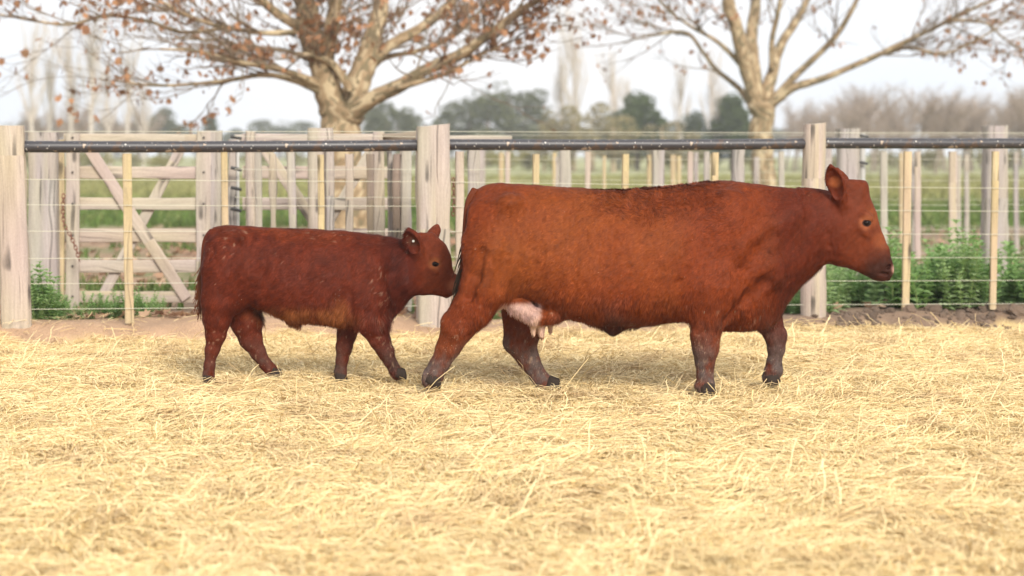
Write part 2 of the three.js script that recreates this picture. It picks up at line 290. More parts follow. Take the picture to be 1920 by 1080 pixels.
function timber(a, b, w, d, face, o = {}) {                 // a sawn or round timber from a to b, w wide across, d deep along face
  const K = o.round ? 16 : 20, n = o.seg || 12, t = b.clone().sub(a), L = t.length(); t.normalize();
  const f = face.clone().addScaledVector(t, -face.dot(t)).normalize(), s = t.clone().cross(f), pos = [], uv = [], idx = [], sd = (woodSeed += 7.31), rough = o.rough ?? 0.004, e = o.round ? 2 : o.square || 7;
  const ou = hash3(sd * 100, 1, 2) * 3, ov = hash3(sd * 100, 3, 4) * 5; let top = o.slant || 0;
  for (let i = 0; i <= n; i++) {
    const u = i / n, tp = lerp(1, o.taper || 1, u), bow = (o.bow || 0) * Math.sin(u * Math.PI);
    for (let k = 0; k <= K; k++) {
      const p = (k % K + 0.5) / K * 2 * Math.PI, cx = Math.cos(p), cz = Math.sin(p), q = Math.pow(Math.pow(Math.abs(cx), e) + Math.pow(Math.abs(cz), e), -1 / e);
      const x = cx * q * w / 2 * tp, z = cz * q * d / 2 * tp, nn = rough * (vnoise(x * 25 + sd, u * L * 3, z * 25) * 1.4 + vnoise(x * 70, u * L * 5 + sd, z * 70) * 0.6 + (i === n || i === 0 ? vnoise(x * 50, z * 50, sd) : 0));
      const m = Math.hypot(x, z) || 1, X = x * (1 + nn / m) + bow, Z = z * (1 + nn / m), A = u * L + (i === n ? top * x / w + 0.3 * nn : 0);
      pos.push(a.x + t.x * A + s.x * X + f.x * Z, a.y + t.y * A + s.y * X + f.y * Z, a.z + t.z * A + s.z * X + f.z * Z); uv.push(k / K * (w + d) * 2 + ou, A + ov);
    }
  }
  for (let i = 0; i < n; i++) for (let k = 0; k < K; k++) { const A = i * (K + 1) + k, B = A + K + 1; idx.push(A, B, A + 1, A + 1, B, B + 1); }
  const g0 = geoFrom(pos, idx, null, null, uv), nor = g0.attributes.normal;
  for (let i = 0; i <= n; i++) { const A = i * (K + 1), B = A + K, v = V(nor.getX(A) + nor.getX(B), nor.getY(A) + nor.getY(B), nor.getZ(A) + nor.getZ(B)).normalize(); nor.setXYZ(A, v.x, v.y, v.z); nor.setXYZ(B, v.x, v.y, v.z); }
  const caps = []; for (const [i, sg] of [[0, -1], [n, 1]]) { const P2 = [], U2 = [], I2 = []; let cx = 0, cy = 0, cz = 0; for (let k = 0; k < K; k++) { const o3 = (i * (K + 1) + k) * 3; P2.push(pos[o3], pos[o3 + 1], pos[o3 + 2]); U2.push(ou + k * 0.03, ov); cx += pos[o3] / K; cy += pos[o3 + 1] / K; cz += pos[o3 + 2] / K; } P2.push(cx, cy, cz); U2.push(ou, ov + 0.1); for (let k = 0; k < K; k++) { const k2 = (k + 1) % K; if (sg > 0) I2.push(K, k2, k); else I2.push(K, k, k2); } caps.push(geoFrom(P2, I2, null, null, U2)); }
  const g = mergeGeometries([g0, ...caps]);
  { const ix = g.index.array, P = g.attributes.position.array, N = g.attributes.normal.array; let ag = 0; for (let q = 0; q < g0.index.count; q += 33) { const i0 = ix[q] * 3, c = a.clone().lerp(b, 0.5); ag += (P[i0] - c.x) * N[i0] + (P[i0 + 1] - c.y) * N[i0 + 1] + (P[i0 + 2] - c.z) * N[i0 + 2] - (V(N[i0], N[i0 + 1], N[i0 + 2]).dot(t)) * V(P[i0] - c.x, P[i0 + 1] - c.y, P[i0 + 2] - c.z).dot(t); }
    if (ag < 0) { for (let q = 0; q < ix.length; q += 3) { const k = ix[q]; ix[q] = ix[q + 1]; ix[q + 1] = k; } for (let q = 0; q < N.length; q++) N[q] = -N[q]; } }
  return g;
}
const FACE = V(0.2142, 0, 0.9768), ALONG = V(0.9768, 0, -0.2142);   // the front fence runs slightly away to the right
const footY = (p) => groundY(p.x, p.z) - 0.06;
const wireM = mat({ color: RGB(0.5, 0.48, 0.38), roughness: 0.55 });
function fenceWire(parent, a, b, sag, r = 0.0023) { const P = []; for (let i = 0; i <= 12; i++) { const t = i / 12; P.push(a.clone().lerp(b, t).add(V(0, -sag * 4 * t * (1 - t), 0))); } return mesh('wire', tubeGeo(P, r, 5), wireM, parent); }
const clampM = mat({ color: RGB(0.035, 0.033, 0.032), roughness: 0.6 });
const clampGeo = (() => { const p = []; for (let i = 0; i < 2; i++) p.push(new THREE.CylinderGeometry(0.017, 0.014, 0.07, 10).rotateZ(Math.PI / 2 - 0.25).translate(i * 0.03, i * -0.006, 0)); return mergeGeometries(p); })();
function insulators(parent, px, D, ys, base) { for (const y of ys) { const m = mesh('insulator', clampGeo, clampM, parent); m.position.copy(at(px, y, D)).sub(base); } }

// ---------- the front fence ----------
{
  const origin = V(-0.665, 0, -15.07), F = thing('timber_fence', origin, 'timber post fence with a black pipe rail and pale wires, directly behind the animals', 'fence');
  const fx = (px) => { let x = 0; for (let i = 0; i < 8; i++) { x = (px - 960) / FPX * -fenceZ(x) * 1.0; } return x; };
  const pAt = (px, y) => { const x = fx(px); return V(x, y, fenceZ(x)).sub(origin); };
  const yOf = (px, py) => at(px, py, -fenceZ(fx(px))).y;
  // posts: [px, width px, top row, round, slant]
  const post = (px, w, topPy, round, m, slant, taper, lean = 0) => { const D = -fenceZ(fx(px)), a = pAt(px, 0), wm = w / (FPX / D); a.y = footY(a.clone().add(origin)) - 0.1; const b = pAt(px + lean, yOf(px, topPy)); mesh('post', timber(a, b, wm, round ? wm : wm * 0.85, FACE, { round, rough: 0.009, seg: 22, slant, taper, square: 8 }), m, F); };
  post(27, 55, 236, false, W.warm, 0.0, 0.9, -5);
  post(812, 61, 235, false, W.pale, 0.03, 0.98);
  post(1528, 47, 232, true, W.warm, 0.01, 0.9, -5);
  post(2185, 47, 234, true, W.warm, 0, 0.95); post(-830, 52, 236, false, W.grey, 0, 0.95);
  const pipeTex = canvasTex(1024, 128, (x, y) => { const n = vnoise(x / 30, y / 26) + 0.6 * vnoise(x / 9, y / 8, 3), rust = vnoise(x / 60, y / 40, 9) + 0.5 * vnoise(x / 14, y / 12, 5), sp = vnoise(x / 7, y / 7, 12); let c = [0.2, 0.19, 0.205]; if (rust > 0.7) c = [0.27, 0.21, 0.18]; if (n > 0.98) c = [0.6, 0.53, 0.46]; if (sp > 0.86) c = [0.75, 0.73, 0.7]; const v = 1 + 0.12 * vnoise(x / 3, y / 3, 7); return c.map((k) => k * v); }, true, [1 / 1.6, 1 / 0.3]);
  const pipeTexT = pipeTex.clone(); pipeTexT.rotation = Math.PI / 2; pipeTexT.needsUpdate = true;
  const pipeM = mat({ map: pipeTexT, roughness: 0.42, metalness: 0.0, bumpMap: pipeTexT, bumpScale: 0.002 });
  const rail = (a, ya, b, yb) => { const A = pAt(a, yOf(a, ya)), B = pAt(b, yOf(b, yb)), P = []; for (let i = 0; i <= 16; i++) P.push(A.clone().lerp(B, i / 16).add(V(0, -0.006 * Math.sin(i / 16 * Math.PI), 0))); mesh('pipe_rail', tubeGeo(P, 0.046, 20), pipeM, F); };
  rail(-800, 276, 20, 275); rail(36, 275, 786, 272.5); rail(838, 271, 1508, 269.5); rail(1545, 268.5, 2175, 267);
  // hanging droppers between the wires
  const drop = (px, w, top, bot, m = W.new) => { const D = -fenceZ(fx(px)), wm = w / (FPX / D), a = pAt(px, yOf(px, bot)), b = pAt(px, yOf(px, top)); mesh('dropper', timber(a, b, wm, 0.035, FACE, { rough: 0.003, square: 6 }), m, F); };
  drop(240, 16, 288, 606); drop(422, 12, 284, 606); drop(602, 12, 290, 612); drop(862, 15, 284, 600, W.warm); drop(1005, 12, 289, 600); drop(1172, 12, 289, 598); drop(1340, 12, 286, 596); drop(1700, 15, 284, 592); drop(1864, 13, 284, 580); drop(2030, 13, 284, 580);
  drop(-200, 14, 288, 608); drop(-420, 14, 288, 608);
  for (const [yl, yr] of [[0.3, 0.13], [0.5, 0.34], [0.7, 0.545], [0.92, 0.75], [1.13, 0.955], [1.33, 1.16], [1.665, 1.675]]) fenceWire(F, pAt(-830, yl).addScaledVector(FACE, 0.03), pAt(812, lerp(yl, yr, 0.45)).addScaledVector(FACE, 0.03), 0.006), fenceWire(F, pAt(812, lerp(yl, yr, 0.45)).addScaledVector(FACE, 0.03), pAt(2185, yr).addScaledVector(FACE, 0.03), 0.006);
}
// ---------- pens behind: posts and droppers at a pixel column, standing on the ground at distance D ----------
function upright(F, origin, name, px, w, topPy, D, m, o = {}) {
  const wm = w / (FPX / D), a = at(px, 400, D), b = at(px + (o.lean || 0), topPy, D); a.y = o.hang ? at(px, o.hang, D).y : footY(a) - 0.05; a.x = at(px, 540, D).x; 
  return mesh(name, timber(a.sub(origin), b.sub(origin), wm, o.d || wm * 0.9, V(0, 0, 1), { rough: o.rough ?? 0.007, round: o.round, seg: 14, taper: o.taper }), m, F);
}
function wiresAlong(F, origin, px0, px1, D, ys, n = 3) { for (const y of ys) for (let k = 0; k < n; k++) { const a = at(lerp(px0, px1, k / n), 300, D), b = at(lerp(px0, px1, (k + 1) / n), 300, D); a.y = b.y = y; fenceWire(F, a.sub(origin), b.sub(origin), 0.008, 0.0023); } }
{
  const D = 20.8, o = V(4, 0, -D), F = thing('pen_fence', o, 'weathered grey post and wire fence standing behind the green weeds', 'fence');
  for (const [px, w, t] of [[1590, 42, 241], [1865, 45, 236], [2140, 42, 240], [1384, 23, 262], [1235, 21, 262], [1060, 20, 264], [892, 25, 268]]) upright(F, o, 'post', px, w, t, D, W.grey, { rough: 0.012, taper: 0.95 });
  for (const [px, w] of [[1657, 13], [1720, 12], [1786, 15], [1940, 13], [1465, 11], [1325, 11], [1294, 10], [1102, 11], [952, 9]]) upright(F, o, 'dropper', px, w, 284, D, px % 2 ? W.grey : W.warm, { hang: 470 + (px % 7) * 3, d: 0.04, rough: 0.003 });
  wiresAlong(F, o, 892, 2140, D, [0.35, 0.62, 0.9, 1.18, 1.42, 1.7], 5);
  upright(F, o, 'stay_pipe', 1617, 11, 250, D, mat({ color: RGB(0.4, 0.39, 0.37), roughness: 0.5 }), { round: true, rough: 0.001 });
  insulators(F, 1617, D - 0.08, [255, 305, 342], o);
}
{
  const D = 27, o = V(4, 0, -D), F = thing('pen_fence', o, 'thin pale dropper fence further back at the edge of the grass field', 'fence');
  for (const [px, w] of [[1690, 8], [1713, 8], [1797, 8], [1812, 9], [1905, 9], [1262, 10], [1273, 8], [1305, 8], [1337, 9], [1419, 10], [1133, 6], [1044, 9], [940, 9], [1217, 8], [1040, 8]]) upright(F, o, 'dropper', px, w, 286 + (px % 5) * 2, D, px % 3 ? W.new : W.grey, { d: 0.05, rough: 0.003 });
  for (const px of [900, 1232, 1550, 1980]) upright(F, o, 'post', px, 18, 272, D, W.grey, { rough: 0.01 });
  wiresAlong(F, o, 900, 2050, D, [0.4, 0.8, 1.2, 1.5], 4);
}
// ---------- gates on the left ----------
function gate(name, label, x0, x1, D, rails, stile, diag, back) {
  const o = at((x0 + x1) / 2, 400, D); o.y = 0; const G = thing(name, o, label, 'gate', null), s = FPX / D, P = (px, py, dz = 0) => at(px, py, D - dz).sub(o);
  rails.forEach(([y, h], i) => mesh('rail', timber(P(x0, y), P(x1, y + (i % 2)), h / s, 0.03, V(0, 0, 1), { rough: 0.004, seg: 16 }), i % 2 ? W.warm : W.pale, G));
  for (const [px, w, top, bot] of stile) mesh('stile', timber(P(px, bot, 0.035), P(px, top, 0.035), w / s, 0.034, V(0, 0, 1), { rough: 0.005 }), W.pale, G);
  mesh('brace', timber(P(...diag[1], 0.036), P(...diag[0], 0.036), 21 / s, 0.03, V(0, 0, 1), { rough: 0.004 }), W.warm, G);
  mesh('brace', timber(P(...back[1], -0.038), P(...back[0], -0.038), 19 / s, 0.03, V(0, 0, 1), { rough: 0.004 }), W.pale, G);
  const bolt = new THREE.CylinderGeometry(0.011, 0.011, 0.012, 10).rotateX(Math.PI / 2), bm = mat({ color: RGB(0.1, 0.085, 0.075), roughness: 0.7, metalness: 0.4 });
  for (const [px] of stile) for (const [y] of rails) { const m = mesh('bolt', bolt, bm, G); m.position.copy(P(px, y, 0.058)); }
  return G;
}
const RAILS = [[258, 15], [323, 23], [382, 23], [441, 25], [499, 24], [556, 22]];
gate('timber_gate', 'pale plank gate with crossed braces beside a thick grey post', 120, 396, 17, RAILS, [[136, 26, 250, 585], [382, 28, 245, 585]], [[160, 268], [350, 560]], [[345, 268], [190, 560]]);
gate('timber_gate', 'pale plank gate with crossed braces behind the calf', 455, 768, 17.3, RAILS, [[468, 15, 246, 578], [588, 15, 262, 578], [760, 18, 262, 578]], [[488, 268], [690, 562]], [[705, 268], [530, 562]]);
{
  const D = 16.9, o = at(82, 400, D); o.y = 0; const H = thing('gate_post', o, 'thick grey weathered gate post with a rusty chain beside it', 'post'); upright(H, o, 'post', 82, 56, 248, D, W.grey, { rough: 0.014, taper: 0.92 }); upright(H, o, 'slat', 115, 11, 262, D + 0.06, W.new, { d: 0.04 });
  const H2o = at(405, 400, D); H2o.y = 0; const H2 = thing('gate_post', H2o, 'grey gate post where the plank gate closes, dark insulators on it', 'post'); upright(H2, H2o, 'post', 404, 23, 245, D + 0.1, W.grey, { rough: 0.012 }); upright(H2, H2o, 'post', 436, 18, 262, D + 0.15, W.grey, { rough: 0.01 });
  upright(H2, H2o, 'stay_pipe', 446, 6, 262, D + 0.1, mat({ color: RGB(0.45, 0.44, 0.42), roughness: 0.5 }), { round: true, rough: 0.001, d: 0.03 }); insulators(H2, 440, D - 0.02, [257, 316, 353, 393], H2o);
}
{
  const D = 16.2, o = at(650, 400, D); o.y = 0; const F = thing('pen_fence', o, 'row of grey uprights crowded behind the plank gate and the calf', 'fence');
  for (const [px, w, t, m, lean] of [[471, 13, 246, 'pale', 0], [586, 14, 284, 'grey', 0], [762, 19, 262, 'grey', 0], [512, 12, 288, 'pale', 0], [484, 12, 284, 'grey', 0], [552, 15, 282, 'grey', -6], [601, 46, 240, 'pale', 0], [618, 15, 262, 'grey', 0], [655, 13, 289, 'pale', 0], [696, 13, 289, 'dark', -2], [709, 22, 247, 'pale', 0], [733, 10, 284, 'grey', -2], [744, 14, 289, 'dark', 0], [888, 22, 270, 'grey', 0]]) upright(F, o, 'post', px, w, t, D + (px % 3) * 0.15, W[m], { lean, rough: 0.009 });
  const a = at(718, 257, D), b = at(786, 255, D); mesh('log', timber(a.sub(o), b.sub(o), 0.075, 0.09, V(0, 0, 1), { round: true, rough: 0.014 }), W.dark, F);
  const c = at(440, 260, D + 1.6), e = at(960, 262, D + 1.6); mesh('top_board', timber(c.sub(o), e.sub(o), 0.075, 0.03, V(0, 0, 1), { rough: 0.004, seg: 20 }), W.pale, F);
  wiresAlong(F, o, 440, 960, D - 0.1, [0.5, 0.8, 1.1, 1.35, 1.64], 2);
}
function chain(label, pts, D) {
  const P = pts.map(([x, y]) => at(x, y, D)), o = P[0].clone(), C = thing('chain', o, label, 'chain'), c = new THREE.CatmullRomCurve3(P.map((p) => p.clone().sub(o))), L = c.getLength(), n = Math.floor(L / 0.034);
  const g = new THREE.TorusGeometry(0.017, 0.0055, 7, 14).scale(1.35, 0.85, 1), rust = mat({ color: RGB(0.2, 0.09, 0.06), roughness: 0.8, metalness: 0.3 });
  for (let i = 0; i < n; i++) { const t = c.getTangentAt(i / n), m = mesh('link', g, rust, C); m.position.copy(c.getPointAt(i / n)); m.quaternion.setFromUnitVectors(V(1, 0, 0), t); m.rotateX(i % 2 ? 1.2 : -0.25); }
}
chain('rusty chain hanging between the thick grey post and the gate', [[119, 368], [118, 395], [121, 422], [131, 440], [142, 465], [150, 492]], 16.75);
chain('short rusty chain hanging beside the broad pale fence post', [[850, 338], [851, 365], [851, 390], [849, 408]], 16.4);
// ---------- straw bedding ----------
{
  const stem = (bend, twist, flat) => {                     // a stalk one unit long
    const p = [], idx = [], n = 4; for (let i = 0; i <= n; i++) { const u = i / n - 0.5, y = bend * (0.25 - u * u) * 4, zz = twist * Math.sin((u + 0.5) * 5) * 0.1; for (let k = 0; k < 3; k++) { const a = k / 3 * 2 * Math.PI + twist * u; p.push(u, y + Math.sin(a) * 0.5 * flat * 0.02, zz + Math.cos(a) * 0.5 * 0.02); } }
    for (let i = 0; i < n; i++) for (let k = 0; k < 3; k++) { const a = i * 3 + k, b = i * 3 + (k + 1) % 3; idx.push(a, a + 3, b, b, a + 3, b + 3); } return geoFrom(p, idx);
  };
  const kinds = [stem(0.02, 0, 0.8), stem(0.06, 0.5, 0.6), stem(0.13, 0.9, 0.4), stem(-0.06, 0.7, 0.3)];
  const R = rng(77), B = new THREE.Group(); B.name = 'straw_bedding'; scene.add(B); tag(B, 'thick loose bed of pale golden straw covering the yard', 'straw', null, 'stuff');
  const X = V(), Y = V(), Z = V(), strawM = mat({ roughness: 0.7 });
  kinds.forEach((g, kk) => {
    const count = [95000, 105000, 80000, 60000][kk];
    instances('straw_stalks', g, strawM, count, B, (i, M, c) => {
      const D = 4.9 + 10.6 * Math.pow(R(), 0.9), x = (R() - 0.5) * 2 * (0.3 * D + 0.9), z = -D, e = strawEdge(x, z) + (R() - 0.5) * 0.12;
      if (e > 0 && R() < (e > 0.55 ? 0.997 : x > 1.2 ? 0.7 : 0.97)) return false;
      const n = fbm(x * 3.1, z * 3.9, 8, 4), n2 = vnoise(x * 8, z * 9, 4), thick = clamp(0.8 + n * 0.6, 0.2, 1);
      const top = R() < 0.16, L = (0.06 + 0.2 * R() * R() + (top ? 0.06 + 0.12 * R() * R() : 0)) * (kk === 0 ? 1.15 : 1), w = (0.0028 + 0.0034 * R() + (top ? 0.0005 : 0)) / 0.02, an = R() < 0.35 ? R() * Math.PI * 2 : 2.6 * vnoise(x * 1.7, z * 1.7, 31) + 1.2 * vnoise(x * 6, z * 6, 12) + (R() - 0.5) * 1.3, up = R() < 0.03 ? 0.25 + 0.6 * R() : (R() - 0.42) * 0.3;
      X.set(Math.cos(an) * Math.cos(up), Math.sin(up), Math.sin(an) * Math.cos(up)); Y.set((R() - 0.5) * 0.9, 1, (R() - 0.5) * 0.9).addScaledVector(X, 0); Y.addScaledVector(X, -Y.dot(X)).normalize(); Z.crossVectors(X, Y);
      M.makeBasis(X.clone().multiplyScalar(L), Y.clone().multiplyScalar(kk > 1 ? L * 0.9 : w), Z.clone().multiplyScalar(w)); if (kk > 1) M.makeBasis(X.clone().multiplyScalar(L), Y.clone().multiplyScalar(lerp(w, L, 0.35)), Z.clone().multiplyScalar(w));
      const h = groundY(x, z) + (top ? 0.024 + 0.02 * R() : R() * 0.03) * thick + Math.abs(Math.sin(up)) * L * 0.45 + 0.002; M.setPosition(x, h, z);
      const worn = clamp(sstep(0.16, 0.6, n * 0.8 + 0.5 * n2) * 0.55 + (R() < 0.1 ? 0.5 : 0), 0, 0.9), pale = top ? 0.6 + 0.6 * R() : R(), v = top ? 0.95 + 0.15 * R() : 0.66 + 0.48 * R();
      c.setRGB(lerp(lerp(0.76, 0.86, pale), 0.5, worn) * v, lerp(lerp(0.535, 0.68, pale), 0.32, worn) * v, lerp(lerp(0.22, 0.37, pale), 0.16, worn) * v);
    });
  });
}
// ---------- plane trees ----------
const bark = canvasTex(512, 512, (x, y) => {
  const n = fbm(x / 46, y / 70, 3, 4), m = vnoise(x / 30, y / 52, 8), f = vnoise(x / 5, y / 7, 2);
  let c = [0.6, 0.515, 0.4]; if (n > 0.12) c = [0.52, 0.44, 0.33]; if (n < -0.2) c = [0.7, 0.63, 0.51]; if (m > 0.45) c = [0.46, 0.41, 0.31]; return c.map((k) => k * (1 + 0.07 * f));
}, true, [1 / 0.9, 1 / 1.2]);
const barkM = mat({ map: bark, roughness: 0.88, bumpMap: bark, bumpScale: 0.012 }), twigM = mat({ color: RGB(0.2, 0.15, 0.1), roughness: 0.9 });
const leafGeo = (() => {                                    // a dry, curled, lobed leaf about one unit wide
  const rim = [[0, -0.5], [0.22, -0.32], [0.5, -0.3], [0.36, -0.02], [0.52, 0.22], [0.24, 0.2], [0, 0.55], [-0.24, 0.2], [-0.52, 0.22], [-0.36, -0.02], [-0.5, -0.3], [-0.22, -0.32]], p = [0, 0, 0], idx = [];
  for (const [x, y] of rim) p.push(x, y, 0.55 * x * x + 0.35 * y * y - 0.1 * x * y); for (let i = 0; i < rim.length; i++) idx.push(0, 1 + i, 1 + (i + 1) % rim.length); return geoFrom(p, idx);
})();
const dryLeafM = new THREE.MeshPhysicalMaterial({ roughness: 0.85, transmission: 0.35, thickness: 0, specularIntensity: 0.3 });
function planeTree(label, D, trunk, limbs, opt) {
  const s = FPX / D, R = rng(opt.seed), o = at(trunk[0][0], 400, D); o.y = groundY(o.x, o.z) - 0.05;
  const T = thing('plane_tree', o, label, 'tree', null), wood = [], twigs = [], tips = [];
  const P = (px, py, dz) => at(px, py, D - dz).sub(o);
  const addPath = (pts, rad, n, K, list) => { const [q, r] = spline(pts, rad, n); list.push(tubeGeo(q.map((v, i) => v.clone().add(V(vnoise(v.x * 3, v.y * 3, 1), 0, vnoise(v.x * 3, v.y * 3, 5)).multiplyScalar(r[i] * 0.25))), r.map((v, i) => v * (1 + 0.1 * vnoise(i * 0.9, v * 100))), K)); return [q, r]; };
  addPath([V(0, -0.1, 0), ...trunk.map(([x, y]) => P(x, y, 0))], [trunk[0][2] / s * 0.72, ...trunk.map((t) => t[2] / s / 2)], 14, 16, wood);
  const twig = (start, dir, len, r, depth) => {
    const pts = [start.clone()], d = dir.clone().normalize(), n = 5; let p = start.clone();
    for (let i = 1; i <= n; i++) { d.add(V((R() - 0.5) * 0.55, (R() - 0.42) * 0.35, (R() - 0.5) * 0.55)).normalize(); p = p.clone().addScaledVector(d, len / n); pts.push(p); if (depth < 2 && R() < 0.62) twig(p, d.clone().add(V((R() - 0.5) * 1.7, (R() - 0.35) * 0.9, (R() - 0.5) * 1.7)), len * (0.35 + 0.35 * R()), r * 0.55, depth + 1); if (i > 1) tips.push([p, depth]); }
    twigs.push(tubeGeo(pts, pts.map((_, i) => Math.max(0.0028, r * (1 - 0.8 * i / n))), depth ? 4 : 5, false));
  };
  for (const L of limbs) {
    const pts = L.p.map(([x, y], i) => P(x, y, L.z0 + (L.z1 - L.z0) * i / (L.p.length - 1))), rad = L.p.map((q) => Math.max(0.008, q[2] / s / 2)), [q, r] = addPath(pts, rad, L.p.length * 5, 10, wood);
    const nT = L.t ?? 6; for (let k = 0; k < nT; k++) { const i = Math.floor(lerp(q.length * (L.from ?? 0.35), q.length - 2, R())), dir = q[i + 1].clone().sub(q[i]).normalize().add(V((R() - 0.5) * 2, (R() - 0.45) * 1.3, (R() - 0.5) * 2)); twig(q[i], dir, (opt.twig || 1.3) * (0.5 + R() * 0.8), Math.min(r[i] * 0.5, 0.02), 0); }
    const e = q[q.length - 1], d = e.clone().sub(q[q.length - 3]); twig(e, d, 1.2, r[r.length - 1] * 0.8, 0);
  }
  mesh('trunk', mergeGeometries(wood), barkM, T);
  const crown = new THREE.Group(); crown.name = 'crown'; T.add(crown); mesh('twigs', mergeGeometries(twigs), twigM, crown);
  const X = V(), q = new THREE.Quaternion(), e = new THREE.Euler(), sc = V();
  instances('leaves', leafGeo, dryLeafM, opt.leaves, crown, (i, M, c) => {
    const [p] = tips[Math.floor(R() * tips.length)]; X.copy(p).add(V(R() - 0.5, R() * -0.6 + 0.1, R() - 0.5).multiplyScalar(0.22)); const dn = opt.dense ? opt.dense(X.clone().add(o)) : 1; if (R() > dn) return false;
    const z = (opt.leaf || 0.12) * (0.55 + 0.8 * R()); e.set(R() * 6, R() * 6, R() * 6); q.setFromEuler(e); M.compose(X, q, sc.set(z, z * (0.7 + 0.4 * R()), z)); const v = 0.7 + 0.6 * R(), k = R(); c.setRGB(lerp(0.26, 0.5, k) * v, lerp(0.13, 0.27, k) * v, lerp(0.07, 0.14, k) * v);
  });
  return T;
}
const l = (z0, z1, p, t, from) => ({ z0, z1, p, t, from });
planeTree('broad plane tree with thick forking limbs and many dry brown leaves', 28, [[640, 300, 74], [641, 235, 70], [643, 200, 82]], [
  l(0, 0.6, [[628, 215, 58], [610, 160, 52], [592, 100, 46], [578, 40, 42], [565, -30, 36], [540, -130, 28], [520, -230, 18]], 22, 0.15),
  l(0, -0.8, [[652, 215, 54], [672, 150, 46], [694, 85, 40], [712, 20, 32], [730, -60, 24], [760, -160, 16]], 24, 0.15),
  l(0.2, 1, [[605, 140, 30], [615, 80, 30], [625, 20, 26], [640, -60, 20], [660, -150, 12]], 20, 0.1),
  l(0.1, 1.6, [[660, 212, 40], [700, 184, 30], [750, 160, 26], [805, 128, 23], [870, 98, 20], [925, 58, 16], [965, 28, 13], [1015, -4, 11], [1080, -40, 7]], 26, 0.25),
  l(0.6, 0.9, [[742, 166, 11], [800, 150, 9], [850, 132, 8], [890, 108, 6], [935, 88, 4]], 12),
  l(0.1, 2.2, [[612, 165, 18], [575, 148, 15], [530, 132, 12], [480, 122, 10], [430, 112, 8], [370, 96, 6], [300, 92, 4]], 14, 0.2),
  l(0.2, 1.4, [[600, 172, 14], [555, 152, 12], [500, 140, 10], [430, 150, 8], [360, 158, 6], [290, 160, 5], [215, 152, 3]], 14, 0.3),
  l(0.3, 1.2, [[582, 60, 24], [545, 42, 19], [510, 18, 17], [485, -6, 15], [440, -50, 11], [380, -90, 7]], 12),
  l(0.4, 1.8, [[560, 60, 12], [500, 62, 10], [440, 54, 9], [395, 45, 8], [345, 26, 7], [300, 2, 6], [230, -30, 4]], 16, 0.15),
  l(0.5, 2.4, [[430, 52, 7], [340, 60, 7], [280, 40, 6], [200, 30, 6], [130, 46, 5], [70, 40, 4], [0, 27, 3]], 10, 0.3),
  l(-0.2, -1.4, [[690, 120, 24], [735, 84, 22], [785, 55, 20], [830, 22, 17], [865, -20, 13], [920, -80, 8]], 26, 0.15),
  l(-0.3, -1.8, [[676, 150, 14], [720, 110, 11], [780, 96, 9], [850, 70, 7], [900, 20, 5], [960, -30, 4]], 24, 0.15),
  l(0.3, 0.5, [[660, 172, 20], [640, 140, 16], [622, 118, 13], [585, 104, 9], [560, 100, 6]], 5),
  l(0.1, -1.2, [[600, 120, 12], [540, 96, 9], [470, 88, 7], [400, 76, 5], [330, 72, 4]], 12, 0.2),
], { seed: 41, leaves: 9000, leaf: 0.112, twig: 1.25, dense: (p) => clamp(0.42 + 0.45 * vnoise(p.x * 1.3, p.y * 1.3, 3), 0.1, 1) });
planeTree('slimmer plane tree with pale upright limbs and few leaves left', 40, [[1428, 320, 44], [1427, 235, 42], [1426, 190, 52]], [
  l(0, 0.8, [[1418, 200, 34], [1402, 135, 30], [1384, 75, 27], [1366, 5, 23], [1350, -70, 17], [1330, -160, 10]], 8),
  l(0, -0.6, [[1424, 190, 24], [1412, 120, 25], [1410, 60, 23], [1418, 0, 19], [1428, -80, 13], [1440, -170, 8]], 8),
  l(0, -1, [[1434, 192, 30], [1448, 130, 21], [1468, 78, 17], [1498, 30, 14], [1518, -10, 11], [1550, -90, 7]], 8),
  l(0, 0.6, [[1446, 132, 11], [1448, 70, 10], [1462, 10, 9], [1475, -60, 6]], 6),
  l(0, 1.4, [[1440, 200, 24], [1475, 160, 15], [1510, 125, 13], [1545, 92, 11], [1580, 50, 10], [1606, 0, 8], [1640, -60, 5]], 9),
  l(0, 2, [[1440, 196, 26], [1485, 166, 16], [1540, 148, 13], [1600, 124, 11], [1660, 96, 10], [1720, 68, 9], [1800, 28, 7], [1870, -4, 5], [1940, -30, 4]], 18, 0.45),
  l(0, -1.2, [[1412, 205, 16], [1385, 165, 11], [1345, 132, 9], [1318, 98, 8], [1288, 62, 7], [1225, 66, 5], [1165, 80, 3]], 10, 0.3),
  l(0, 1, [[1388, 120, 12], [1345, 78, 8], [1300, 52, 6], [1250, 16, 5], [1215, -30, 4]], 8),
  l(0.8, 1.6, [[1640, 105, 7], [1700, 90, 6], [1770, 100, 5], [1840, 70, 4], [1900, 30, 3]], 12, 0.2),
  l(1, -1, [[1700, 78, 6], [1780, 40, 6], [1850, 44, 5], [1880, 70, 4], [1925, 100, 3]], 14, 0.2),
], { seed: 52, leaves: 3200, leaf: 0.12, twig: 1.5, dense: (p) => clamp(0.26 + 0.05 * Math.abs(p.x - 5) + 0.5 * vnoise(p.x * 0.7, p.y * 0.7, 6), 0.05, 1) });

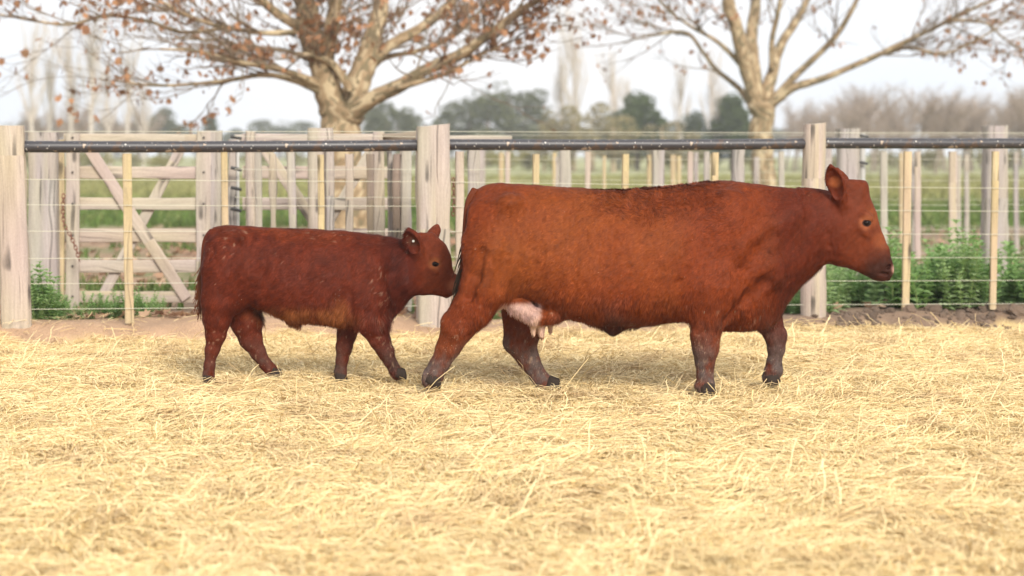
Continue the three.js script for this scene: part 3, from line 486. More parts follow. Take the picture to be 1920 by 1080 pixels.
// ---------- far trees ----------
function bareTreeGeo(seed, o) {                             // unit: metres; many fine twigs
  const R = rng(seed), parts = [], strips = { p: [], i: [] };
  const strip = (a, b, w) => { const d = b.clone().sub(a), s = V(R() - 0.5, 0, R() - 0.5).cross(d).normalize().multiplyScalar(w), n = strips.p.length / 3; strips.p.push(a.x - s.x, a.y - s.y, a.z - s.z, a.x + s.x, a.y + s.y, a.z + s.z, b.x, b.y, b.z); strips.i.push(n, n + 1, n + 2); };
  const go = (a, d, len, r, dep) => {
    const n = 4, pts = [a.clone()]; let p = a.clone(); d = d.clone().normalize();
    for (let i = 1; i <= n; i++) { d.add(V((R() - 0.5) * o.wig, o.up * 0.25, (R() - 0.5) * o.wig)).normalize(); p = p.clone().addScaledVector(d, len / n); pts.push(p);
      const kids = dep === 0 ? o.kids : 2; for (let k = 0; k < kids; k++) if (dep < 2 && (i > 1 || dep)) go(p, d.clone().multiplyScalar(o.along).add(V(R() - 0.5, (R() - 0.3) * 0.8, R() - 0.5).multiplyScalar(2 * o.spread)), len * (0.3 + 0.3 * R()) * (dep ? 0.8 : 1), r * 0.45, dep + 1);
      if (dep === 2) for (let k = 0; k < (o.tw || 3); k++) strip(p, p.clone().add(d.clone().add(V((R() - 0.5) * 1.5, (R() - 0.2), (R() - 0.5) * 1.5)).multiplyScalar(len * (0.4 + 0.5 * R()))), 0.012 * (o.sw || o.h / 8)); }
    parts.push(tubeGeo(pts, pts.map((_, i) => r * (1 - 0.7 * i / n)), dep === 0 ? 7 : 3, false));
  };
  go(V(0, -0.2, 0), V(0, 1, 0), o.h * 0.8, o.h * (o.h > 12 ? 0.03 : 0.022), 0);
  const g = geoFrom(strips.p, strips.i); g.setAttribute('uv', new THREE.Float32BufferAttribute(new Float32Array(strips.p.length / 3 * 2), 2));
  return [mergeGeometries(parts), g];
}
function leafyGeo(seed, o) {                                // crown of leaf clumps over a trunk
  const R = rng(seed), p = [], idx = []; 
  const lobes = []; for (let k = 0; k < o.lobes; k++) { const t = R(), a = R() * 6.28, rr = o.w * (o.cone ? (1 - t) * 0.9 + 0.1 : Math.sin(0.5 + t * 2.2)) * 0.6 * Math.sqrt(R()); lobes.push([Math.cos(a) * rr, o.h * (0.25 + 0.68 * t), Math.sin(a) * rr, o.w * (0.22 + 0.2 * R()) * (o.cone ? 1.15 - t : 1)]); }
  for (let i = 0; i < o.n; i++) { const L = lobes[Math.floor(R() * lobes.length)], u = R() * 2 - 1, a = R() * 6.28, r = L[3] * Math.cbrt(0.35 + 0.65 * R()), s = Math.sqrt(1 - u * u), c = V(L[0] + r * s * Math.cos(a), L[1] + r * u * 0.9, L[2] + r * s * Math.sin(a)), z = o.leaf * (0.6 + 0.8 * R()), q = new THREE.Quaternion().setFromEuler(new THREE.Euler(R() * 6, R() * 6, R() * 6)), n = p.length / 3;
    for (const [x, y] of [[-0.5, 0], [0, -0.35], [0.6, 0], [0, 0.35]]) { const v = V(x * z, y * z, 0).applyQuaternion(q).add(c); p.push(v.x, v.y, v.z); } idx.push(n, n + 1, n + 2, n, n + 2, n + 3); }
  return [tubeGeo([V(0, -0.2, 0), V(0.05, o.h * 0.4, 0), V(0, o.h * 0.75, 0)], [o.h * 0.03, o.h * 0.022, o.h * 0.008], 7), geoFrom(p, idx)];
}
const far = {};
function farKind(key, name, geos, trunkM, crownM) { far[key] = { name, geos, trunkM, crownM }; }
const tw = (r, g, b) => mat({ color: RGB(r, g, b), roughness: 1 });
const leafM = (r, g, b, t = 0.3) => new THREE.MeshPhysicalMaterial({ color: RGB(r, g, b), roughness: 0.85, transmission: t, thickness: 0, specularIntensity: 0.2 });
const pop = { h: 18, wig: 0.16, up: 0.3, kids: 5, along: 1.1, spread: 0.55, tw: 1, sw: 1.3 }, wood = { h: 9, wig: 0.35, up: 0.25, kids: 5, along: 0.7, spread: 0.75 };
farKind('poplar', 'poplar_tree', [bareTreeGeo(1, pop), bareTreeGeo(2, pop)], tw(0.5, 0.44, 0.38), tw(0.52, 0.45, 0.39));  // distance haze is put into these pale trunk and twig colours
farKind('wood', 'bare_tree', [bareTreeGeo(3, wood), bareTreeGeo(4, wood), bareTreeGeo(5, wood)], tw(0.24, 0.19, 0.15), tw(0.31, 0.24, 0.19));
farKind('ever', 'evergreen_tree', [leafyGeo(6, { h: 8, w: 3, lobes: 34, n: 4200, leaf: 0.28 }), leafyGeo(7, { h: 8, w: 3.2, lobes: 32, n: 4200, leaf: 0.28, cone: true })], tw(0.12, 0.09, 0.06), leafM(0.075, 0.1, 0.035));
farKind('grey', 'grey_tree', [leafyGeo(8, { h: 8, w: 3.2, lobes: 14, n: 1500, leaf: 0.32 }), leafyGeo(9, { h: 8, w: 3, lobes: 12, n: 1400, leaf: 0.32 })], tw(0.16, 0.13, 0.11), leafM(0.115, 0.125, 0.06));
farKind('shrub', 'shrub', [leafyGeo(12, { h: 3, w: 2.6, lobes: 10, n: 1000, leaf: 0.2 }), leafyGeo(13, { h: 3, w: 2.4, lobes: 9, n: 1000, leaf: 0.2 })], tw(0.2, 0.15, 0.1), leafM(0.24, 0.22, 0.07));
farKind('willow', 'shrub_tree', [leafyGeo(14, { h: 6, w: 2.6, lobes: 12, n: 1100, leaf: 0.24 }), leafyGeo(15, { h: 6, w: 2.4, lobes: 10, n: 1100, leaf: 0.24 })], tw(0.36, 0.28, 0.18), leafM(0.27, 0.23, 0.12));
const protos = new Map();
function farTree(key, v, px, topPy, D, label, group, wide = 1) {
  const k = far[key], p = at(px, 300, D); p.y = 0; const H = at(px, topPy, D).y, id = key + v; let T;
  if (!protos.has(id)) { T = thing(k.name, p, label, key === 'shrub' ? 'shrub' : 'tree', group); const [a, b] = k.geos[v]; mesh('trunk', a, k.trunkM, T); mesh('crown', b, k.crownM, T); b.computeBoundingBox(); protos.set(id, [T, b.boundingBox.max.y]); }
  else { T = dupThing(protos.get(id)[0], label); T.position.copy(p); T.userData.group = group; }
  const s = H / protos.get(id)[1]; T.scale.set(s * wide, s, s * wide); T.rotation.y = px * 0.37 + D;
}
{
  const R = rng(99), G = { p: 'bare poplars beyond the field', w: 'bare wood along the right', g: 'hazy tree line on the horizon', s: 'low shrubs along the far field edge' };
  for (const [px, top, D] of [[62, -40, 150], [92, 20, 160], [135, -20, 155], [170, -60, 150], [205, 40, 165], [238, 10, 150], [268, 90, 170], [1055, 20, 170], [1075, -60, 165], [1150, 50, 175], [1278, 60, 170], [1332, 40, 160], [1345, 120, 150], [1180, 110, 170]]) farTree('poplar', Math.floor(R() * 2), px, top, D, 'tall bare poplar beyond the field, haze painted into its pale colour', G.p, 0.8);
  for (let i = 0; i < 60; i++) { const px = lerp(1470, 2060, (i + R()) / 60); farTree('wood', i % 3, px, 140 + 50 * R() + (px < 1560 ? 20 : 0), 120 + 70 * R(), 'brown leafless tree in the dense bare wood along the field', G.w, 1.25); }
  for (const [px, top, D, v] of [[1195, 168, 150, 0], [1228, 205, 148, 1], [1300, 205, 160, 0], [1372, 172, 150, 0], [1392, 200, 146, 1], [1160, 200, 155, 0], [1340, 215, 150, 1]]) farTree('ever', v, px, top, D, 'dark green evergreen tree standing between the bare poplars', 'evergreens beyond the field', 1.15);
  for (const [px, top, D] of [[880, 165, 190], [915, 175, 185], [955, 150, 190], [985, 165, 195], [725, 185, 200], [745, 200, 190], [700, 205, 220], [780, 210, 230], [830, 205, 220], [300, 200, 240], [325, 222, 240]]) farTree('grey', Math.floor(R() * 2), px, top, D, 'grey-green rounded tree in the hazy line beyond the field', 'grey trees beyond the field', 1.2);
  for (const [px, top, D] of [[1040, 205, 140], [1075, 195, 138], [1110, 190, 140], [1150, 215, 135], [1020, 235, 140], [1270, 225, 140], [1240, 232, 138]]) farTree('willow', Math.floor(R() * 2), px, top, D, 'pale straw-coloured willowy tree below the poplars', 'willowy trees below the poplars', 1.3);
  for (let i = 0; i < 44; i++) { const px = lerp(-160, 1500, (i + R()) / 44); farTree('grey', i % 2, px, 218 + 24 * R() + (px > 250 && px < 600 ? 2 : 0), 300 + 90 * R(), 'far tree in the pale blue line along the horizon', G.g, 1.7); }
  for (let i = 0; i < 26; i++) { const px = lerp(-40, 1960, (i + R()) / 26); farTree('shrub', i % 2, px, 272 + 16 * R(), 130 + 40 * R(), 'low yellow-green shrub along the far field edge', G.s, 1.5); }
  for (let i = 0; i < 16; i++) farTree('wood', i % 3, lerp(30, 290, (i + R()) / 16), 178 + 45 * R(), 170 + 30 * R(), 'brown leafless tree in the low thicket under the row of poplars', 'low thicket under the poplars', 1.3);
  farTree('ever', 0, 395, 212, 200, 'dark green evergreen tree standing between the bare poplars', 'evergreens beyond the field', 0.7);
}
// ---------- grass, fallen leaves, weeds ----------
const tuftGeo = (() => { const R = rng(3), p = [], idx = []; for (let k = 0; k < 9; k++) { const a = R() * 6.28, x = (R() - 0.5) * 0.7, z = (R() - 0.5) * 0.7, h = 0.5 + R() * 0.6, lx = Math.cos(a) * 0.35, lz = Math.sin(a) * 0.35, w = 0.045, n = p.length / 3; p.push(x - w * Math.sin(a), 0, z + w * Math.cos(a), x + w * Math.sin(a), 0, z - w * Math.cos(a), x + lx * 0.4 - w * 0.7 * Math.sin(a), h * 0.65, z + lz * 0.4 + w * 0.7 * Math.cos(a), x + lx * 0.4 + w * 0.7 * Math.sin(a), h * 0.65, z + lz * 0.4 - w * 0.7 * Math.cos(a), x + lx, h, z + lz); idx.push(n, n + 1, n + 2, n + 1, n + 3, n + 2, n + 2, n + 3, n + 4); } return geoFrom(p, idx); })();
{
  const R = rng(313), Y = V(0, 1, 0), q2 = new THREE.Quaternion(), sc = V();
  const g = instances('field_grass', tuftGeo, leafM(1, 1, 1), 30000, null, (i, M, c) => {
    const u = R(), D = 17 + 83 * Math.pow(u, 1.15), x = (R() - 0.5) * 2 * (0.33 * D + 1), z = -D, lush = sstep(34, 39, D), n = fbm(x * 1.1, z * 1.1, 2, 3); if (D < 36 && R() > sstep(0.02, 0.3, n) * 0.75) return false;
    const h = (0.1 + 0.12 * R()) * (1 + 0.3 * lush) * (D > 50 ? 1.5 : 1); q2.setFromAxisAngle(Y, R() * 6.28); M.compose(V(x, groundY(x, z) - 0.01, z), q2, sc.set(h * 1.6, h, h * 1.6)); const dry = clamp(sstep(46, 58, D + 8 * fbm(x * 0.12, z * 0.08, 3, 3)) * 0.85 + (R() < 0.15 ? 0.4 : 0), 0, 1), v = 0.75 + 0.5 * R(); c.setRGB(lerp(0.13, 0.33, dry) * v, lerp(0.19, 0.31, dry) * v, lerp(0.05, 0.13, dry) * v);
  }); tag(g, 'short green and straw-coloured grass of the field behind the pens', 'grass', null, 'stuff');
  const e = new THREE.Euler();
  const f = instances('fallen_leaves', leafGeo, dryLeafM, 9000, null, (i, M, c) => {
    const D = 14.9 + 19 * Math.pow(R(), 1.2), x = (R() - 0.5) * 2 * (0.3 * D + 0.8), z = -D; if (strawEdge(x, z) < 0.55 || R() > 0.35 + 0.9 * vnoise(x * 1.2, z * 1.2, 4) + (x < 0 ? 0.3 : 0)) return false;
    const s = 0.06 + 0.09 * R(); e.set(-Math.PI / 2 + (R() - 0.5) * 1.1, (R() - 0.5) * 1.1, R() * 6.28); q2.setFromEuler(e); M.compose(V(x, groundY(x, z) + 0.015 + 0.02 * R(), z), q2, sc.set(s, s, s)); const v = 0.7 + 0.6 * R(), k = R(); c.setRGB(lerp(0.3, 0.5, k) * v, lerp(0.17, 0.33, k) * v, lerp(0.1, 0.22, k) * v);
  }); tag(f, 'scatter of fallen dry brown leaves on the earth behind the fence', 'leaves', null, 'stuff');
}
function weedGeo(seed, h) {                                 // leafy stem: pairs of pointed leaves, shrinking upward
  const R = rng(seed), st = [], p = [], idx = [];
  const leaf = (b, dir, L, droop) => { const s = V(-dir.z, 0, dir.x).normalize(), n = p.length / 3, m = b.clone().addScaledVector(dir, L * 0.45).add(V(0, L * 0.12, 0)), t = b.clone().addScaledVector(dir, L).add(V(0, -L * droop, 0)), w = L * 0.3; for (const v of [b, m.clone().addScaledVector(s, w), m.clone().addScaledVector(s, -w).add(V(0, 0, 0)), t, m.clone().add(V(0, -L * 0.06, 0))]) p.push(v.x, v.y, v.z); idx.push(n, n + 4, n + 1, n, n + 2, n + 4, n + 1, n + 4, n + 3, n + 4, n + 2, n + 3); };
  const stems = 5 + Math.floor(R() * 4);
  for (let k = 0; k < stems; k++) {
    const a = R() * 6.28, hh = h * (k ? 0.45 + 0.5 * R() : 1), lean = (k ? 0.22 : 0.06) * h, x0 = (R() - 0.5) * 0.16, z0 = (R() - 0.5) * 0.16, P = []; for (let i = 0; i <= 6; i++) { const t = i / 6; P.push(V(x0 + Math.cos(a) * lean * t * t + (R() - 0.5) * 0.008, hh * t - 0.03, z0 + Math.sin(a) * lean * t * t)); }
    st.push(tubeGeo(P, P.map((_, i) => 0.0045 * (1.1 - i / 7)), 4, false)); const c = new THREE.CatmullRomCurve3(P), nodes = Math.floor(hh / 0.036);
    for (let i = 1; i <= nodes; i++) { const t = i / nodes, b = c.getPoint(t), size = (0.115 - 0.065 * t) * (0.7 + 0.6 * R()); for (let j = 0; j < 3; j++) { const an = i * 1.9 + j * 2.1 + R(); leaf(b, V(Math.cos(an), 0.35 + 0.3 * t, Math.sin(an)), size, 0.05 + 0.3 * R()); } }
  }
  return [mergeGeometries(st), geoFrom(p, idx)];
}
{
  const R = rng(606), V5 = [], st = tw(0.16, 0.2, 0.07), lm = [leafM(0.25, 0.41, 0.13, 0.45), leafM(0.3, 0.46, 0.16, 0.45), leafM(0.36, 0.49, 0.21, 0.45)];
  for (let k = 0; k < 6; k++) V5.push(weedGeo(700 + k, 0.5));
  const first = new Map();
  const weed = (px, D, h, label, group) => { const k = Math.floor(R() * 6), p = at(px, 500, D); p.y = groundY(p.x, p.z) - 0.01; let T; const id = k; if (!first.has(id)) { T = thing('weed_plant', p, label, 'weed', group); mesh('stems', V5[k][0], st, T); mesh('leaves', V5[k][1], lm[k % 3], T); first.set(id, T); } else { T = dupThing(first.get(id), label); T.userData.group = group; T.position.copy(p); } const s = h / 0.5; T.scale.set(s * (0.9 + 0.3 * R()), s, s * (0.9 + 0.3 * R())); T.rotation.y = R() * 6.28; };
  for (let i = 0; i < 100; i++) { const px = lerp(1462, 2010, R()), D = 16.15 + 2.3 * R(), edge = sstep(1450, 1600, px); weed(px, D + (px - 1700) * 0.001, (0.4 + 0.22 * R()) * (0.6 + 0.4 * edge) + (i % 8 === 0 ? 0.2 : 0), 'leafy green weed in the thick patch behind the cow\'s head and round post', 'weeds in the patch behind the right-hand posts'); }
  for (const [px, D, h] of [[86, 14.95, 0.5], [82, 14.85, 0.4], [76, 15, 0.42], [68, 14.8, 0.3], [98, 15, 0.3], [62, 14.75, 0.32], [118, 15.1, 0.22], [132, 15.2, 0.2], [92, 14.8, 0.26], [72, 14.75, 0.24], [106, 14.9, 0.22], [60, 15, 0.4], [88, 15.1, 0.36], [125, 14.9, 0.16], [112, 15.2, 0.24]]) weed(px, D, h, 'leafy green weed at the foot of the thick grey gate post', 'weeds by the gate post');
  for (const [px, D, h] of [[162, 15.3, 0.26], [182, 15.2, 0.22], [200, 15.2, 0.22], [215, 15.3, 0.26], [222, 15.0, 0.24], [262, 15.4, 0.3], [285, 15.5, 0.28], [300, 15.4, 0.22], [250, 15.1, 0.2], [232, 14.9, 0.2], [150, 15, 0.16], [170, 15, 0.15], [272, 15.2, 0.22], [192, 15.4, 0.24], [310, 15.6, 0.2], [240, 15.3, 0.26]]) weed(px, D, h, 'short green weed growing in fallen leaves before the plank gate', 'weeds before the plank gate');
  for (const [px, D, h] of [[940, 16, 0.22], [955, 16.2, 0.25], [1090, 16.2, 0.16], [925, 15.8, 0.2], [970, 16.3, 0.2], [775, 15.6, 0.14]]) weed(px, D, h, 'short green weed showing under the belly of the cow', 'weeds under the cow');
}
// dark clods thrown up along the right of the fence
{
  const R = rng(808), g = new THREE.IcosahedronGeometry(1, 5), P = g.attributes.position; for (let i = 0; i < P.count; i++) { const x = P.getX(i), y = P.getY(i), z = P.getZ(i), k = 1 + 0.34 * vnoise(x * 1.7, y * 1.7, z * 1.7) + 0.13 * vnoise(x * 4, y * 4, z * 4); P.setXYZ(i, x * k, y * k * 0.75, z * k); } g.computeVertexNormals();
  const m = instances('soil_clods', g, mat({ roughness: 1 }), 420, null, (i, M, c, q) => {
    const px = lerp(1480, 1990, R()), big = i < 14, D0 = 15.55 + (px - 1528) * 0.00098, D = D0 + 0.1 + (R() - 0.35) * 0.55, p = at(px, 560, D), s = big ? 0.03 + 0.035 * R() : 0.008 + 0.03 * R() * R(); if (!big && R() > 0.5 + 0.6 * vnoise(p.x * 2, 5)) return false;
    p.y = groundY(p.x, p.z) + s * 0.3; q.setFromEuler(new THREE.Euler(R() * 0.8, R() * 6, R() * 0.8)); M.compose(p, q, V(s * (1 + R()), s, s * (1 + 0.5 * R()))); const v = 0.75 + 0.5 * R(); c.setRGB(0.115 * v, 0.078 * v, 0.055 * v);
  }); tag(m, 'dark crumbled soil clods along the foot of the fence by the weeds', 'soil', null, 'stuff');
}
// ---------- animals ----------
const hairGeo = (() => {                                    // one tapering, slightly curved lock, 1 long
  const p = [], idx = []; for (const [y, w, z] of [[0, 0.5, 0], [0.4, 0.46, 0.1], [0.75, 0.3, 0.1], [1, 0.04, 0.02]]) p.push(-w, y, z, w, y, z);
  for (let i = 0; i < 3; i++) { const a = i * 2; idx.push(a, a + 1, a + 2, a + 1, a + 3, a + 2); } return geoFrom(p, idx);
})();
const fur = (roughness, o) => new THREE.MeshPhysicalMaterial({ roughness, specularIntensity: 0.13, ...o });
function coat(body, seed, count, flow, style, parent, name = 'coat_hair', roughness = 0.5) {
  const R = rng(seed), P = body.attributes.position.array, Nn = body.attributes.normal.array, C = body.attributes.color.array, I = body.index.array, cum = new Float32Array(I.length / 3); let tot = 0;
  for (let t = 0; t < cum.length; t++) { const a = I[3 * t] * 3, b = I[3 * t + 1] * 3, c = I[3 * t + 2] * 3, ux = P[b] - P[a], uy = P[b + 1] - P[a + 1], uz = P[b + 2] - P[a + 2], vx = P[c] - P[a], vy = P[c + 1] - P[a + 1], vz = P[c + 2] - P[a + 2]; tot += Math.hypot(uy * vz - uz * vy, uz * vx - ux * vz, ux * vy - uy * vx); cum[t] = tot; }
  const X = V(), Y = V(), Z = V(), F = V();
  return instances(name, hairGeo, fur(roughness), count, parent, (i, M, col) => {
    const r = R() * tot; let l = 0, h = cum.length - 1; while (l < h) { const m = (l + h) >> 1; if (cum[m] < r) l = m + 1; else h = m; }
    let u = R(), v = R(); if (u + v > 1) { u = 1 - u; v = 1 - v; } const w = 1 - u - v, a = I[3 * l] * 3, b = I[3 * l + 1] * 3, c = I[3 * l + 2] * 3, g = (A, k) => A[a + k] * w + A[b + k] * u + A[c + k] * v;
    const x = g(P, 0), y = g(P, 1), z = g(P, 2); Z.set(g(Nn, 0), g(Nn, 1), g(Nn, 2)).normalize();
    const s = style(x, y, z, Z, R); if (!s) return false;
    flow(x, y, z, F); Y.copy(F).addScaledVector(Z, -F.dot(Z)).normalize();
    X.crossVectors(Y, Z); const an = s.swirl * vnoise(x * 22, y * 22, z * 22 + seed) * 2 + (R() - 0.5) * s.wild, ca = Math.cos(an), sa = Math.sin(an);
    Y.multiplyScalar(ca).addScaledVector(X, sa); const li = s.lift * (0.5 + R()); Y.multiplyScalar(Math.cos(li)).addScaledVector(Z, Math.sin(li)).normalize();
    X.crossVectors(Y, Z).normalize(); F.crossVectors(X, Y); const L = s.len * (0.6 + 0.8 * R()), wd = s.w * (0.6 + 0.8 * R());
    M.makeBasis(X.multiplyScalar(wd), Y.multiplyScalar(L), F.multiplyScalar(L)); M.setPosition(x - Z.x * 0.001, y - Z.y * 0.001, z - Z.z * 0.001);
    const j = s.tone * (0.55 + 0.9 * R()) * (1 + 0.28 * vnoise(x * 48, y * 36, z * 48)); if (s.col) col.setRGB(s.col[0] * j, s.col[1] * j, s.col[2] * j); else col.setRGB(g(C, 0) * j, g(C, 1) * j, g(C, 2) * j);
  });
}

const near = (p, x, y, z, r0, r1) => 1 - sstep(r0, r1, Math.hypot(x - p.x, y - p.y, (z - p.z) * (p.fz || 1)));
function ear(F, root, tip, open, wide, thick) {             // a leaf-shaped cup; open = the way its hollow faces
  const ax = tip.clone().sub(root), L = ax.length() / 2, X = ax.clone().normalize(), O = open.clone().addScaledVector(X, -open.dot(X)).normalize(), S = X.clone().cross(O), c = root.clone().lerp(tip, 0.52);
  F.ell(c.clone().addScaledVector(X, -L * 0.06), [L * 0.92, wide, thick], 0.03, X, S);
  F.cap(c.clone().addScaledVector(X, L * 0.3), tip.clone().addScaledVector(O, -thick * 0.1), wide * 0.5, 0.009, 0.035);
  F.cap(root.clone().addScaledVector(X, -0.03), root.clone().addScaledVector(X, 0.03), wide * 0.55, wide * 0.7, 0.04);
  F.ell(c.clone().addScaledVector(O, thick * 0.95).addScaledVector(X, L * 0.06), [L * 0.86, wide * 0.8, thick * 0.95], 0.008, X, S, true);
  return c.clone().addScaledVector(O, thick * 0.2);
}
function eyeball(parent, c, r, out) {                       // dark wet eye with lids
  const iris = new THREE.MeshPhysicalMaterial({ specularIntensity: 0.2, color: RGB(0.008, 0.004, 0.003), roughness: 0.12 });
  const g = new THREE.SphereGeometry(r, 28, 20).scale(1.15, 0.86, 1); const e = mesh('eye', g, iris, parent); e.position.copy(c);
  const q = new THREE.Quaternion().setFromUnitVectors(V(0, 0, 1), out.clone().normalize());
  const lid = new THREE.TorusGeometry(r * 0.98, r * 0.14, 8, 28); const l = mesh('eyelid', lid, fur(0.6, { color: RGB(0.06, 0.024, 0.016) }), e);
  l.scale.set(1.12, 0.82, 0.9); l.quaternion.copy(q); l.position.copy(out).normalize().multiplyScalar(r * 0.42);
  return e;
}
const F2 = V();
function hoof(parent, toe, dir, size) {                     // two cloven claws
  for (const s of [-1, 1]) {
    const p = [], idx = [], K = 10, rows = [[0, 1, 0], [0.35, 0.96, 0.1], [0.75, 0.8, 0.2], [1, 0.62, 0.26]];
    for (const [h, r, b] of rows) for (let k = 0; k <= K; k++) { const a = k / K * 2 * Math.PI, fx = Math.cos(a), fz = Math.sin(a); p.push((fx > 0 ? fx * 1.25 : fx * 0.85) * r * size * 0.62 - b * size * 0.7, h * size * 0.95, fz * r * size * 0.33 + s * size * 0.37); }
    for (let i = 0; i < rows.length - 1; i++) for (let k = 0; k < K; k++) { const a = i * (K + 1) + k, b = a + K + 1; idx.push(a, b, a + 1, a + 1, b, b + 1); }
    const c = p.length / 3; p.push(-0.1 * size, 0, s * size * 0.37); for (let k = 0; k < K; k++) idx.push(c, k, k + 1);
    const m = mesh('hoof', geoFrom(p, idx), fur(0.8, { color: RGB(0.035, 0.025, 0.02), specularIntensity: 0.25 }), parent); m.position.copy(toe); m.rotation.z = dir;
  }
}

// the cow
function buildCow() {
  const D = 11.3, F = new Field(D), P = (a, b, c) => F.pt(a, b, c);
  F.loft([874, 470], [1590, 470],
    [[873, 452], [877, 410], [884, 380], [895, 359], [915, 348], [940, 343], [1000, 346], [1080, 353], [1150, 355], [1230, 352], [1290, 347], [1330, 342], [1370, 340], [1420, 345], [1480, 351], [1540, 355], [1575, 366], [1592, 392]],
    [[873, 462], [880, 520], [890, 552], [910, 574], [940, 574], [970, 562], [1000, 566], [1040, 588], [1100, 603], [1150, 609], [1200, 609], [1290, 600], [1350, 606], [1400, 616], [1430, 613], [1448, 600], [1463, 580], [1482, 553], [1510, 522], [1545, 491], [1575, 468], [1592, 435]],
    [[873, 470, 0.07, 2], [885, 470, 0.135, 2.2], [905, 470, 0.18, 2.3], [940, 470, 0.225, 2.4, -0.02], [1000, 470, 0.26, 2.4, 0.04], [1060, 470, 0.285, 2.4, 0.1], [1120, 470, 0.315, 2.3, 0.15], [1180, 470, 0.33, 2.25, 0.16], [1240, 470, 0.322, 2.25, 0.15], [1300, 470, 0.29, 2.3, 0.12], [1350, 470, 0.262, 2.3, 0.1], [1400, 470, 0.235, 2.3, 0.08], [1440, 470, 0.195, 2.2, 0.05], [1480, 470, 0.155, 2.1], [1520, 470, 0.128, 2], [1560, 470, 0.11, 2], [1592, 470, 0.07, 2]]);
  // head
  F.loft([1590, 370], [1652, 515],
    [[1572, 352], [1596, 346], [1619, 348], [1629, 369], [1641, 396], [1649, 427], [1660, 456], [1667, 482], [1673, 500], [1673, 514], [1667, 523]],
    [[1545, 380], [1540, 420], [1541, 455], [1550, 486], [1564, 494], [1581, 500], [1603, 509], [1626, 518], [1641, 525], [1655, 526], [1665, 524]],
    [[1580, 345, 0.05, 2], [1588, 365, 0.082, 2.2], [1600, 393, 0.108, 2.3, 0.1], [1610, 416, 0.113, 2.3, 0.12], [1620, 440, 0.1, 2.3, 0.1], [1632, 468, 0.078, 2.3], [1642, 492, 0.07, 2.4], [1650, 510, 0.066, 2.4], [1658, 528, 0.035, 2.2]], 0.05);
  F.cap(P(1560, 430), P(1570, 470), 0.095, 0.075, 0.06, 0.95);             // cheek and throat
  F.cap(P(1657, 470, 0.03), P(1662, 506, 0.035), 0.03, 0.03, 0.03); F.cap(P(1657, 470, -0.03), P(1662, 506, -0.035), 0.03, 0.03, 0.03);
  F.ell(P(1648, 517, 0), [0.045, 0.018, 0.055], 0.02, V(1, -0.4, 0));
  for (const s of [-1, 1]) {
    F.ell(P(1625, 405, s * 0.096), [0.045, 0.026, 0.022], 0.03, V(1, -0.6, 0));        // brow
    F.ell(P(1618, 430, s * 0.096), [0.05, 0.02, 0.016], 0.03, V(1, -1.2, 0));           // cheek bone
    F.ell(P(1624, 418, s * 0.119), [0.018, 0.013, 0.022], 0.008, V(1, -0.2, 0), V(0, 1, 0), true);
    F.ell(P(1666, 500, s * 0.062), [0.024, 0.014, 0.032], 0.008, V(1, 0.8, 0), V(0, 1, 0), true);   // nostril
    F.cap(P(1664, 515, s * 0.062), P(1640, 512, s * 0.08), 0.011, 0.009, 0.01, 1, true);   // mouth line
    F.cap(P(1640, 512, s * 0.08), P(1628, 503, s * 0.085), 0.009, 0.006, 0.01, 1, true);
    F.ell(P(958, 380, s * 0.212), [0.065, 0.045, 0.05], 0.07);               // hip bone
    F.ell(P(897, 392, s * 0.1), [0.05, 0.05, 0.045], 0.07);                 // pin bone
    F.ell(P(1378, 430, s * 0.185), [0.13, 0.24, 0.075], 0.1, V(1, 0.25, 0)); // shoulder blade
    F.ell(P(1440, 505, s * 0.165), [0.1, 0.085, 0.07], 0.09, V(1, -0.4, 0)); // point of shoulder
    F.ell(P(1330, 540, s * 0.19), [0.12, 0.15, 0.09], 0.1);                 // upper arm
    F.ell(P(935, 460, s * 0.14), [0.2, 0.27, 0.115], 0.1, V(1, 0.2, 0));    // thigh
    F.cap(P(1485, 400, s * 0.1), P(1400, 470, s * 0.18), 0.06, 0.06, 0.1);
  }
  const earIn = ear(F, P(1577, 376, 0.1), P(1557, 309, 0.17), V(-0.55, 0.05, 1), 0.062, 0.034);
  ear(F, P(1577, 376, -0.1), P(1570, 318, -0.22), V(0.2, 0, -1), 0.07, 0.034);
  F.cap(P(1585, 352, 0), P(1612, 352, 0), 0.05, 0.045, 0.05);             // poll
  F.cap(P(893, 372, 0), P(930, 364, 0), 0.045, 0.05, 0.06);                // tail head
  F.cap(P(1362, 600, 0), P(1440, 585, 0), 0.06, 0.075, 0.08);             // brisket
  F.cap(P(1455, 565, 0), P(1530, 490, 0), 0.04, 0.035, 0.06);             // dewlap
  F.cap(P(1110, 596, 0), P(1150, 618, 0), 0.03, 0.026, 0.06, 0.8); F.cap(P(1150, 618, 0), P(1200, 600, 0), 0.026, 0.02, 0.06, 0.8);
  // legs
  F.chain([[930, 480, 0.14, 0.19], [912, 535, 0.16, 0.155], [888, 578, 0.16, 0.122], [858, 616, 0.15, 0.1, 0.75], [841, 652, 0.14, 0.074, 0.68], [822, 686, 0.13, 0.058, 0.72], [813, 704, 0.13, 0.061, 0.85], [808, 713, 0.13, 0.057]], 0.08, 0.85);
  F.cap(P(882, 552, 0.14), P(844, 602, 0.14), 0.05, 0.042, 0.05, 0.8);
  F.chain([[975, 520, -0.15, 0.19], [985, 580, -0.16, 0.14], [985, 610, -0.16, 0.115], [977, 642, -0.17, 0.1, 0.75], [990, 672, -0.17, 0.072, 0.7], [1007, 700, -0.17, 0.053, 0.74], [1017, 714, -0.17, 0.054, 0.85], [1027, 723, -0.17, 0.045]], 0.08, 0.85);
  F.cap(P(960, 590, -0.15), P(960, 640, -0.16), 0.05, 0.045, 0.05, 0.8);
